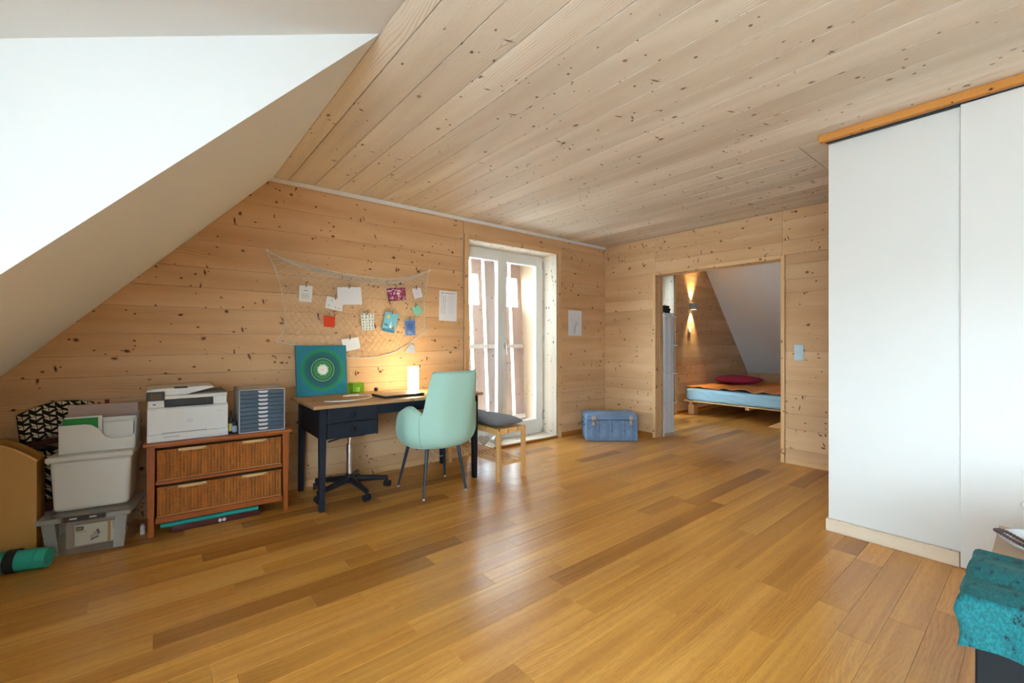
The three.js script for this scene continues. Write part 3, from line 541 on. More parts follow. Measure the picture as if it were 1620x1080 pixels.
// ---- stones on the sill
{
  const s = new THREE.Shape(); s.moveTo(0, 0); s.bezierCurveTo(-0.02, 0.03, -0.07, 0.06, -0.055, 0.1); s.bezierCurveTo(-0.045, 0.125, -0.01, 0.12, 0, 0.095); s.bezierCurveTo(0.01, 0.12, 0.045, 0.125, 0.055, 0.1); s.bezierCurveTo(0.07, 0.06, 0.02, 0.03, 0, 0);
  const m = mat(lin(0.78, 0.77, 0.74), 0.8, { map: sandTexture });
  const h = single('stone_heart', new THREE.ExtrudeGeometry(s, { depth: 0.02, bevelEnabled: true, bevelSize: 0.008, bevelThickness: 0.01, bevelSegments: 4, bevelOffset: -0.004 }).translate(0, 0.004, -0.01), m, 'white stone heart standing on the balcony door sill', 'ornament', null, [2.91, 0.0355, -4.05]);
  h.rotation.y = -0.5; h.rotation.x = 0; 
  const g = new THREE.IcosahedronGeometry(1, 5), p = g.attributes.position; for (let i = 0; i < p.count; i++) { const v = V3(p.getX(i), p.getY(i), p.getZ(i)), k = 1 + 0.16 * (Math.sin(v.x * 5 + 1) * Math.sin(v.y * 4) + Math.sin(v.z * 6 + v.x * 3) * 0.6); p.setXYZ(i, v.x * 0.072 * k, v.y * 0.044 * k, v.z * 0.05 * k); } g.computeVertexNormals(); g.computeBoundingBox(); g.translate(0, -g.boundingBox.min.y, 0);
  single('pale_rock', g, m, 'rough white rock lying on the balcony door sill beside the stone heart', 'rock', null, [3.075, 0.035, -4.03]);
}
// ---- rattan cabinet
const cherry = mat(lin(0.60, 0.28, 0.12), 0.42, { map: oak });
const CAB = [-0.03, 0, -3.535], CABT = -0.055;
{
  const c = thing('rattan_cabinet', 'reddish wooden cabinet with two wicker drawers under the printer', 'cabinet', CAB, CABT), W = 0.80, D = 0.37, H = 0.585;
  part('top', grain(rb(-0.012, W + 0.02, H - 0.02, H, -D, 0.022, 0.005), 'x'), cherry, c);
  const leg = (x, z) => { const g = rb(-0.0225, 0.0225, 0, H - 0.02, -0.02, 0.02, 0.003), p = g.attributes.position; for (let i = 0; i < p.count; i++) { const k = clamp(1 - p.getY(i) / 0.12); p.setX(i, p.getX(i) * (1 - 0.4 * k)); p.setZ(i, p.getZ(i) * (1 - 0.4 * k)); } return grain(g, 'y').translate(x, 0, z); };
  for (const [x, z] of [[0.025, -0.015], [W - 0.02, -0.015], [0.025, -D + 0.025], [W - 0.02, -D + 0.025]]) part('leg', leg(x, z), cherry, c);
  for (const [a, b] of [[0.075, 0.112], [0.318, 0.338], [0.551, 0.566]]) part('rail', grain(cbox(0.047, W - 0.042, a, b, -0.03, -0.004, 0.002), 'x'), cherry, c);
  for (const x of [0.012, W - 0.03]) part('side_panel', grain(cbox(x, x + 0.014, 0.075, H - 0.02, -D + 0.04, -0.03, 0.001), 'y'), cherry, c);
  part('back_panel', rb(0.03, W - 0.03, 0.08, H - 0.02, -D + 0.01, -D + 0.018, 0.001), cherry, c); part('bottom_panel', rb(0.03, W - 0.03, 0.078, 0.09, -D + 0.02, -0.032, 0.001), cherry, c);
  const strand = noiseTexture(256, 256, 1, 1, (u, v, i, j) => { const k = 0.8 + 0.2 * pnoise(u * 64, v * 64, 64, 64, 21), q = 0.95 + 0.25 * (pnoise(u * 38, v * 3, 38, 3, 22) - 0.5); return [204 * k * q, 122 * k * q, 48 * k * q]; }, true);
  const wick = mat(0xffffff, 0.55, { map: strand, side: THREE.DoubleSide }), strap = mat(lin(0.62, 0.40, 0.18), 0.5);
  for (const [a, b] of [[0.116, 0.313], [0.342, 0.547]]) {
    const x0 = 0.055, x1 = W - 0.05, d = new THREE.Group(); d.name = 'drawer'; c.add(d);
    const rows = Math.round((b - a) / 0.0062), ribs = 38;
    part('wicker_front', sheet(ribs * 8, rows * 4, (u, v) => { const r = Math.abs(Math.cos(u * ribs * Math.PI)), k = Math.sin(v * rows * Math.PI + (Math.floor(u * ribs + 0.5) % 2) * Math.PI / 2) ** 2; return [lerp(x0 + 0.006, x1 - 0.006, u), lerp(a + 0.014, b - 0.012, v), -0.001 + 0.013 * r * (0.7 + 0.3 * k)]; }), wick, d);
    part('wicker_border', merge([[x0, b - 0.014, x1, b - 0.014, 0.010], [x0, a + 0.012, x1, a + 0.012, 0.009], [x0 + 0.005, a + 0.01, x0 + 0.005, b - 0.01, 0.008], [x1 - 0.005, a + 0.01, x1 - 0.005, b - 0.01, 0.008]].map(([p, q, r, s, w]) => { const n = Math.round(Math.hypot(r - p, s - q) / 0.011), L = []; for (let i = 0; i < n; i++) { const t = (i + 0.5) / n, e = new THREE.SphereGeometry(1, 8, 6); e.scale(0.009, 0.0045, 0.0055); e.rotateZ((r === p ? Math.PI / 2 : 0) + 0.45); e.translate(lerp(p, r, t), lerp(q, s, t), 0.0035); L.push(e); } return merge(L); })), wick, d, 'plaited rattan border');
    part('drawer_box', rb(x0, x1, a, b - 0.03, -D + 0.06, 0.0005, 0.002), mat(lin(0.50, 0.28, 0.11), 0.8), d);
    for (const x of [0.235, 0.585]) { const s = part('strap_handle', rb(x - 0.075, x + 0.075, b - 0.028, b - 0.008, 0.0095, 0.014, 0.002), strap, d, 'tan leather strap handle'); void s; for (const k of [-1, 1]) part('rivet', new THREE.SphereGeometry(0.007, 14, 10).scale(1, 1, 0.6).translate(x + k * 0.063, b - 0.018, 0.015), chrome, d); }
  }
}
// things on the cabinet, in its own frame
const onCab = (x, y, z) => { const c = Math.cos(CABT), s = Math.sin(CABT); return [CAB[0] + x * c + z * s, y, CAB[2] - x * s + z * c]; };
{
  const p = thing('printer', 'white laser printer with a dark control screen on the rattan cabinet', 'printer', onCab(0.005, 0.5855, -0.015), -0.01), W = 0.428, D = 0.34;
  const pw = mat(lin(0.72, 0.72, 0.71), 0.42), pd = mat(lin(0.018, 0.019, 0.022), 0.4), pg = mat(lin(0.10, 0.10, 0.11), 0.45);
  part('body', prism([[0, 0.004], [0, 0.205], [-0.004, 0.212], [-0.02, 0.216], [-D, 0.216], [-D, 0.004]].map(([z, y]) => [z, y]), 0.002, W - 0.002, 'zy', 0.002), pw, p);
  part('paper_tray', rb(0, W, 0, 0.048, -0.02, 0.006, 0.004), pw, p);
  part('front_cover', rb(0.001, W - 0.001, 0.05, 0.207, -0.02, 0.005, 0.005), pw, p);
  part('output_slot', rb(0.085, 0.345, 0.217, 0.262, -0.19, -0.03, 0.003), pd, p, 'black paper output slot'); part('output_tray', rb(0.085, 0.345, 0.2165, 0.220, -0.06, 0.001, 0.001), pg, p);
  part('housing', rb(0.004, 0.086, 0.214, 0.268, -0.3, -0.006, 0.004), pw, p); part('housing', rb(0.344, W - 0.008, 0.214, 0.268, -0.3, -0.016, 0.004), pw, p); part('housing', rb(0.08, 0.35, 0.214, 0.268, -D, -0.19, 0.004), pw, p);
  part('scanner_lid', rb(0, W - 0.006, 0.266, 0.290, -D + 0.01, 0.004, 0.006), pw, p);
  part('document_feeder', prism([[0, 0.29], [0, 0.328], [0.03, 0.336], [0.29, 0.342], [0.345, 0.336], [0.345, 0.328], [0.2, 0.292]], -0.31, 0.0, 'xy', 0.003), pw, p);
  part('feed_tray', rb(0.215, W - 0.01, 0.290, 0.3, -0.31, -0.004, 0.004), pg, p, 'dark document tray');
  part('latch', rb(0.135, 0.205, 0.333, 0.3405, -0.05, 0.002, 0.002), pd, p);
  part('screen_bezel', rb(-0.002, 0.088, 0.262, 0.318, -0.01, 0.008, 0.004), pd, p, 'black control panel'); part('screen', rb(0.016, 0.074, 0.272, 0.306, 0.004, 0.0088, 0.001), mat(lin(0.075, 0.04, 0.012), 0.25), p, 'dim amber screen');
  part('usb_port', rb(0.028, 0.044, 0.233, 0.240, -0.008, -0.0055, 0.001), pd, p);
  part('tray_slot', merge([rb(0.078, 0.305, 0.052, 0.055, 0.004, 0.0062, 0.0005), rb(0.078, 0.080, 0.044, 0.055, 0.004, 0.0066, 0.0005), rb(0.303, 0.305, 0.044, 0.055, 0.004, 0.0066, 0.0005)]), pg, p); part('tray_grip', rb(0.08, 0.165, 0.024, 0.032, 0.004, 0.0064, 0.001), mat(lin(0.5, 0.5, 0.5), 0.5), p);
  const print = drawn(512, 256, (x, W2, H2) => { x.fillStyle = '#dcdcda'; x.fillRect(0, 0, W2, H2); x.strokeStyle = '#b3b5b8'; x.fillStyle = '#c4c6c8'; x.lineWidth = 3; x.beginPath(); x.arc(258, 140, 22, 0, 7); x.fill(); x.fillStyle = '#e2e2e0'; x.font = 'italic bold 26px sans-serif'; x.textAlign = 'center'; x.textBaseline = 'middle'; x.fillText('hp', 258, 139); x.strokeStyle = '#9a9c9e'; x.lineWidth = 1.5; x.strokeRect(448, 40, 16, 9); x.strokeRect(468, 42, 8, 7); });
  part('cover_print', new THREE.PlaneGeometry(0.40, 0.135).translate(W / 2, 0.128, 0.0053), mat(lin(1, 1, 1), 0.42, { map: print }), p);
  // letter tray tower
  const t = thing('drawer_tower', 'grey desktop file tower with ten slate blue drawers', 'drawer unit', onCab(0.492, 0.5855, -0.005), -0.035), tw = 0.285, th = 0.30, td = 0.33;
  const shell = mat(lin(0.50, 0.50, 0.49), 0.5), blue = mat(lin(0.060, 0.105, 0.16), 0.45);
  part('housing', merge([rb(0, 0.006, 0, th, -td, 0, 0.001), rb(tw - 0.006, tw, 0, th, -td, 0, 0.001), rb(0, tw, th - 0.006, th, -td, 0, 0.001), rb(0, tw, 0, 0.006, -td, 0, 0.001), rb(0, tw, 0, th, -td, -td + 0.004, 0.001)]), shell, t, 'grey housing');
  for (let i = 0; i < 10; i++) { const y0 = 0.0075 + i * 0.0286, d = part('drawer', rb(0.0075, tw - 0.0075, y0, y0 + 0.0262, -td + 0.01, 0.002, 0.0015), blue, t); part('label_holder', prism([[0.113, y0 + 0.0245], [0.178, y0 + 0.0245], [0.172, y0 + 0.012], [0.164, y0 + 0.0085], [0.127, y0 + 0.0085], [0.119, y0 + 0.012]], 0.0015, 0.007, 'xy', 0.001), mat(lin(0.68, 0.69, 0.70), 0.4), d, 'pale grip'); }
  // bottles between
  const bottle = (n, x, z, h, r, m, lm, l) => { const b = thing('small_bottle', l, 'bottle', onCab(x, 0.5855, z)); part('glass_body', lathe([[0, 0], [r, 0.001], [r, h * 0.62], [r * 0.9, h * 0.70], [r * 0.42, h * 0.78], [r * 0.42, h * 0.86], [0, h * 0.86]], 24), m, b); part('cap', cyl(r * 0.5, r * 0.5, h * 0.16, 18, h * 0.85), black, b); part('sticker', cyl(r * 1.01, r * 1.01, h * 0.34, 24, h * 0.12), lm, b); };
  const amber = mat(lin(0.03, 0.018, 0.01), 0.15), amber2 = mat(lin(0.015, 0.02, 0.04), 0.15);
  bottle(0, 0.448, -0.06, 0.155, 0.013, amber, mat(lin(0.5, 0.48, 0.12), 0.6), 'dark small bottle with a yellow sticker next to the printer');
  bottle(0, 0.470, -0.03, 0.125, 0.015, amber2, mat(lin(0.25, 0.32, 0.55), 0.6), 'dark small bottle with a blue sticker next to the file tower');
  // under the cabinet
  const u = thing('flat_case', 'dark red flat case with two white knobs under the rattan cabinet', 'case', onCab(0.10, 0, -0.015), CABT);
  part('body', rb(0.02, 0.52, 0, 0.042, -0.30, 0, 0.006), mat(lin(0.075, 0.012, 0.01), 0.4), u); for (const x of [0.285, 0.308]) part('knob', cyl(0.010, 0.010, 0.012, 20).rotateX(Math.PI / 2).translate(x, 0.022, 0), mat(lin(0.75, 0.73, 0.68), 0.4), u, 'white knob');
  single('folded_cloth', rb(0.0, 0.54, 0, 0.024, -0.28, 0.0, 0.009, 4), mat(lin(0.02, 0.36, 0.32), 0.9, { bumpMap: weaveBump, bumpScale: 0.0006 }), 'flat teal cloth lying on the dark red case under the cabinet', 'cloth', null, onCab(0.07, 0.0425, -0.004)).rotation.y = CABT;
  single('power_plug', merge([rb(-0.012, 0.012, 0, 0.055, -0.05, 0, 0.004), rb(-0.006, 0.006, 0.055, 0.06, -0.03, -0.01, 0.002)]), mat(lin(0.7, 0.7, 0.68), 0.5), 'white adapter on the floor by the rattan cabinet leg', 'adapter', null, onCab(-0.02, 0, -0.09));
}
// ---- stack of boxes
{
  const clear = mat(lin(0.95, 0.95, 0.93), 0.05, { transmission: 0.94, thickness: 0, ior: 1.4 }), rim = mat(lin(0.80, 0.80, 0.77), 0.3, { transmission: 0.72, thickness: 0 });
  const b = thing('storage_box', 'see-through plastic storage box on the floor full of papers', 'storage box', [-0.262, 0, -3.665], -0.2);
  const taper = (g, y1, k) => { const p = g.attributes.position; for (let i = 0; i < p.count; i++) { const s = 1 + k * p.getY(i) / y1; p.setX(i, p.getX(i) * s); p.setZ(i, p.getZ(i) * s); } g.computeVertexNormals(); return g; };
  const hx = 0.165, hz = 0.145, H = 0.225, t = 0.003;
  for (const g of [rb(-hx, hx, 0.004, H, hz - t, hz, 0.001), rb(-hx, hx, 0.004, H, -hz, -hz + t, 0.001), rb(-hx, -hx + t, 0.004, H, -hz + t, hz - t, 0.001), rb(hx - t, hx, 0.004, H, -hz + t, hz - t, 0.001)]) part('wall', taper(g, H, 0.12), clear, b);
  part('base', rb(-hx, hx, 0, 0.0045, -hz, hz, 0.001), clear, b);
  for (const s of [-1, 1]) part('corner_rib', taper(rb(s > 0 ? hx - 0.048 : -hx - 0.002, s > 0 ? hx + 0.002 : -hx + 0.048, 0.004, H, hz - 0.001, hz + 0.006, 0.002), H, 0.12), rim, b);
  part('rim', taper(merge([rb(-hx - 0.02, -0.095, H - 0.026, H, hz - 0.002, hz + 0.018, 0.005), rb(0.085, hx + 0.02, H - 0.026, H, hz - 0.002, hz + 0.018, 0.005), rb(-hx - 0.02, -hx, H - 0.02, H, -hz, hz + 0.018, 0.005), rb(hx, hx + 0.02, H - 0.02, H, -hz, hz + 0.018, 0.005), rb(-hx, hx, H - 0.02, H, -hz - 0.018, -hz, 0.005)]), H, 0.12), rim, b);
  part('lid', rb(-hx - 0.03, hx + 0.03, H, H + 0.012, -hz - 0.03, hz + 0.03, 0.004), clear, b);
  for (const x of [-0.05, 0.035]) part('clip', rb(x - 0.016, x + 0.016, H - 0.016, H - 0.008, hz + 0.023, hz + 0.03, 0.002), mat(lin(0.6, 0.6, 0.58), 0.4), b);
  part('lid_band', rb(-0.094, 0.084, H - 0.03, H - 0.0005, hz + 0.012, hz + 0.022, 0.002), mat(lin(0.03, 0.022, 0.02), 0.5), b);
  const card = drawn(512, 256, (x, W, H2) => { x.fillStyle = '#e4dfd0'; x.fillRect(0, 0, W, H2); x.fillStyle = '#241d16'; x.fillRect(12, 18, 78, 52); x.fillStyle = '#d8b64a'; x.fillRect(20, 36, 56, 5); x.fillRect(20, 48, 48, 5); x.fillStyle = '#6a5f50'; for (let i = 0; i < 12; i++) x.fillRect(14 + i * 9, 84, 6, 9); x.strokeStyle = '#3a3634'; x.fillStyle = '#45413e'; x.save(); x.translate(215, 150); x.rotate(-0.35); x.fillRect(-70, 20, 90, 22); x.fillStyle = '#b9b4ab'; x.fillRect(-60, -20, 95, 36); x.fillStyle = '#2e2a28'; x.fillRect(20, -60, 30, 62); x.fillStyle = '#c9a89a'; x.fillRect(-20, -48, 34, 34); x.restore(); x.fillStyle = '#c98d1d'; x.fillRect(338, 0, 30, H2); x.fillStyle = '#7a7060'; for (let i = 0; i < 7; i++) x.fillRect(388, 22 + i * 13, 100 - (i % 3) * 14, 5); x.fillStyle = '#4a443a'; for (let i = 0; i < 5; i++) x.fillRect(390 + i * 20, 8, 10, 8); x.fillRect(440, 150, 36, 44); });
  const f = thing('boxed_gadget', 'cream printed carton with a yellow band inside the see-through box', 'carton', [-0.238, 0.03, -3.565], -0.2);
  part('carton', rb(-0.112, 0.112, 0, 0.118, -0.03, 0, 0.002), mat(lin(0.6, 0.56, 0.46), 0.7), f); f.rotation.x = -0.06;
  part('print', new THREE.PlaneGeometry(0.222, 0.115).translate(0, 0.059, 0.0006), mat(lin(0.95, 0.95, 0.95), 0.6, { map: card }), f, 'printed front');
  for (const [i, [c, y, w, l]] of [[lin(0.45, 0.34, 0.26), 0.006, 0.26, 'brown'], [lin(0.55, 0.50, 0.45), 0.012, 0.25, 'beige'], [lin(0.35, 0.16, 0.2), 0.018, 0.24, 'plum'], [lin(0.24, 0.33, 0.42), 0.024, 0.23, 'blue']].entries()) { const e = single('paper_folder', rb(-w / 2, w / 2, 0, 0.15 - i * 0.004, -0.004, 0, 0.0015), mat(c, 0.8), `${l} paper folder standing inside the see-through box`, 'folder', null, [-0.262, 0.006, -3.62 - i * 0.03]); e.rotation.y = -0.2; e.rotation.x = -0.12; }
  // white bin with lid
  const w = thing('lidded_bin', 'white plastic bin with a flat lid stacked on the see-through box', 'storage bin', [-0.255, 0.2375, -3.685], -0.15), bin = mat(lin(0.66, 0.64, 0.58), 0.55);
  part('body', taper(rb(-0.165, 0.165, 0, 0.295, -0.12, 0.12, 0.025, 5), 0.295, 0.09), bin, w); part('lid', rb(-0.192, 0.192, 0.292, 0.325, -0.15, 0.15, 0.012, 4), bin, w); part('lid_step', rb(-0.18, 0.18, 0.288, 0.296, -0.138, 0.138, 0.003), bin, w);
  // open magazine file
  const m = thing('magazine_file', 'white open magazine file with a scooped front on the lidded bin', 'magazine file', [-0.238, 0.563, -3.70], -0.11), file = mat(lin(0.68, 0.66, 0.61), 0.5);
  part('front', prism([[-0.165, 0], [0.165, 0], [0.172, 0.10], [0.15, 0.072], [0.06, 0.068], [0.03, 0.085], [0.0, 0.135], [-0.03, 0.16], [-0.06, 0.166], [-0.172, 0.166]], 0.088, 0.092, 'xy', 0.001), file, m);
  part('back', prism([[-0.165, 0], [0.165, 0], [0.172, 0.21], [-0.172, 0.21]], -0.092, -0.088, 'xy', 0.001), file, m); part('bottom', rb(-0.165, 0.165, 0, 0.005, -0.09, 0.09, 0.001), file, m);
  part('side', prism([[-0.09, 0], [0.09, 0], [0.09, 0.165], [-0.09, 0.21]], -0.171, -0.167, 'zy', 0.001), file, m); part('side', prism([[-0.09, 0], [0.09, 0], [0.092, 0.10], [0.05, 0.165], [-0.09, 0.21]], 0.167, 0.171, 'zy', 0.001), file, m);
  const inFile = (n, lbl, cat, g, c, z, y = 0.569) => { const e = single(n, g, c, lbl, cat, null, [-0.238 - z * Math.sin(0.11), y, -3.70 + z * Math.cos(0.11)]); e.rotation.y = -0.11; return e; };
  inFile('green_folder', 'bright green folder in the white magazine file', 'folder', rb(-0.158, -0.005, 0, 0.195, -0.003, 0.003, 0.001), mat(lin(0.01, 0.27, 0.035), 0.6), 0.07);
  inFile('white_booklet', 'white booklet behind the green folder in the magazine file', 'booklet', rb(-0.154, 0.012, 0, 0.203, -0.004, 0.004, 0.001), mat(lin(0.78, 0.78, 0.75), 0.7), 0.058);
  inFile('letter_paper', 'white sheets with print in the magazine file', 'papers', merge([rb(0.016, 0.155, 0, 0.16, -0.002, 0.002, 0.0005)]), mat(lin(0.74, 0.74, 0.72), 0.8), 0.05);
  inFile('white_envelope', 'large white envelope standing in the magazine file', 'envelope', rb(-0.13, 0.164, 0, 0.185, -0.002, 0.002, 0.0005), mat(lin(0.70, 0.70, 0.68), 0.8), 0.02);
  inFile('pink_folder', 'dusty pink folder rising at the rear of the magazine file', 'folder', rb(-0.164, 0.163, 0, 0.262, -0.003, 0.003, 0.0028, 4), mat(lin(0.46, 0.33, 0.28), 0.6), -0.06);
  inFile('red_bookmark', 'small dark red tab sticking up behind the pink folder', 'tab', rb(0.0, 0.022, 0, 0.285, -0.001, 0.001, 0.0005), mat(lin(0.20, 0.03, 0.02), 0.7), -0.075);
}
// ---- tan toy box, patterned cushions, yoga mat
{
  const tan = mat(lin(0.54, 0.28, 0.065), 0.55, { bumpMap: plasterBump, bumpScale: 0.0004 }), tanEdge = wood(pine, [0.95, 0.78, 0.5]);
  const t = thing('wooden_chest', 'tan wooden chest end with a rounded top corner beside the boxes', 'chest', [-0.50, 0, -3.60], -0.03);
  const shape = []; for (let i = 0; i <= 14; i++) { const x = -0.3 * i / 14; shape.push([x, 0.545 + 0.115 * Math.sin(Math.min(1, i / 9) * Math.PI / 2)]); }
  const end = [[-0.3, 0], [0, 0], ...shape];
  part('end_panel', prism(end, -0.018, 0, 'xy', 0.001), tan, t); part('end_panel', prism(end, -0.2, -0.182, 'xy', 0.001), tan, t);
  part('edge_strip', tube(shape.map(([x, y]) => [x, y, -0.009]), 0.008, 40, 8), tanEdge, t); part('side_panel', rb(-0.018, 0, 0.05, 0.54, -0.182, -0.018, 0.002), tan, t); part('floor_panel', rb(-0.3, -0.018, 0.05, 0.065, -0.182, -0.018, 0.002), tan, t);
  const tri = drawn(512, 512, (x, W) => { x.fillStyle = '#100e0d'; x.fillRect(0, 0, W, W); seedState = 4; const n = 8, s = W / n; for (let j = 0; j < n; j++) for (let i = 0; i < n; i++) { x.fillStyle = pick(['#d9cdb2', '#cfc2a6', '#e2d8c0']); x.beginPath(); const q = (i + 2 * j) % 4, a = i * s + 4, b = j * s + 4, c = (i + 1) * s - 4, d = (j + 1) * s - 4; if (q === 0) { x.moveTo(a, d); x.lineTo(c, d); x.lineTo(c, b); } else if (q === 1) { x.moveTo(a, b); x.lineTo(c, (b + d) / 2); x.lineTo(a, d); } else if (q === 2) { x.moveTo(a, d); x.lineTo(c, b); x.lineTo(a + s * 0.3, b); } else { x.moveTo(c, b); x.lineTo(c, d); x.lineTo(a, (b + d) / 2); } x.fill(); } });
  tri.wrapS = tri.wrapT = THREE.RepeatWrapping; tri.repeat.set(1.5, 0.95);
  const tm = mat(0xffffff, 0.9, { map: tri, side: THREE.DoubleSide }), tm2 = tm.clone(); tm2.map = tri.clone(); tm2.map.repeat.set(0.75, 1.2); const wine = mat(lin(0.06, 0.008, 0.008), 0.8);
  const c = thing('patterned_cushion', 'black and white triangle-print cushion leaning on the pine wall', 'cushion', [-0.435, 0.612, -3.865]);
  { const g = stuffed(0.34, 0.08, 0.205, 4.5, 30, 0).rotateX(Math.PI / 2).translate(0, 0.112, 0), p = g.attributes.position; for (let i = 0; i < p.count; i++) p.setY(i, p.getY(i) + 0.025 - 1.5 * (p.getX(i) - 0.02) ** 2); g.computeVertexNormals(); part('cover', g, tm, c); } part('edge_binding', rb(-0.165, 0.165, -0.012, 0.018, -0.03, 0.03, 0.012, 4), wine, c); c.rotation.z = 0.1; c.rotation.x = -0.08;
  const d = thing('patterned_bag', 'black and white triangle-print bag hanging down behind the bins', 'bag', [-0.53, 0, -3.872]);
  part('body', stuffed(0.18, 0.09, 0.31, 5, 26, 0).rotateX(Math.PI / 2).translate(0, 0.41, 0), tm2, d); part('rim', tube([[-0.07, 0.555, 0.02], [-0.02, 0.575, 0.03], [0.04, 0.575, 0.02], [0.075, 0.555, -0.01]], 0.012, 30), black, d);
  const m = thing('yoga_mat', 'rolled turquoise yoga mat with a black strap on the floor', 'yoga mat', [-0.555, 0.057, -3.468], -0.3), teal = mat(lin(0.035, 0.42, 0.31), 0.85);
  const R = 0.056, spiral = []; for (let i = 0; i <= 120; i++) { const a = i / 120 * 4 * 2 * Math.PI, r = 0.008 + (R - 0.008) * i / 120; spiral.push([r * Math.cos(a), r * Math.sin(a)]); }
  const prof = spiral.concat(spiral.slice().reverse().map(([x, y]) => { const r = Math.hypot(x, y), k = (r - 0.0078) / r; return [x * k, y * k]; }));
  part('roll', prism(prof, -0.33, 0.13, 'zy'), teal, m); part('roll', new THREE.CylinderGeometry(R - 0.004, R - 0.004, 0.40, 30).rotateZ(Math.PI / 2).translate(-0.115, 0, 0), teal, m);
  part('strap', new THREE.CylinderGeometry(R + 0.003, R + 0.003, 0.045, 36, 1, true).rotateZ(Math.PI / 2).translate(-0.01, 0.001, 0), mat(lin(0.015, 0.015, 0.017), 0.8, { side: THREE.DoubleSide }), m, 'black strap');
  const crate = thing('dark_red_crate', 'dark red box with a pale sticker behind the see-through box', 'box', [-0.535, 0, -3.872]); part('body', rb(-0.085, 0.085, 0, 0.252, -0.06, 0.06, 0.004), mat(lin(0.11, 0.02, 0.012), 0.7), crate); part('sticker', rb(-0.02, 0.06, 0.14, 0.2, 0.0602, 0.061, 0.0003), mat(lin(0.5, 0.47, 0.4), 0.7), crate);
}
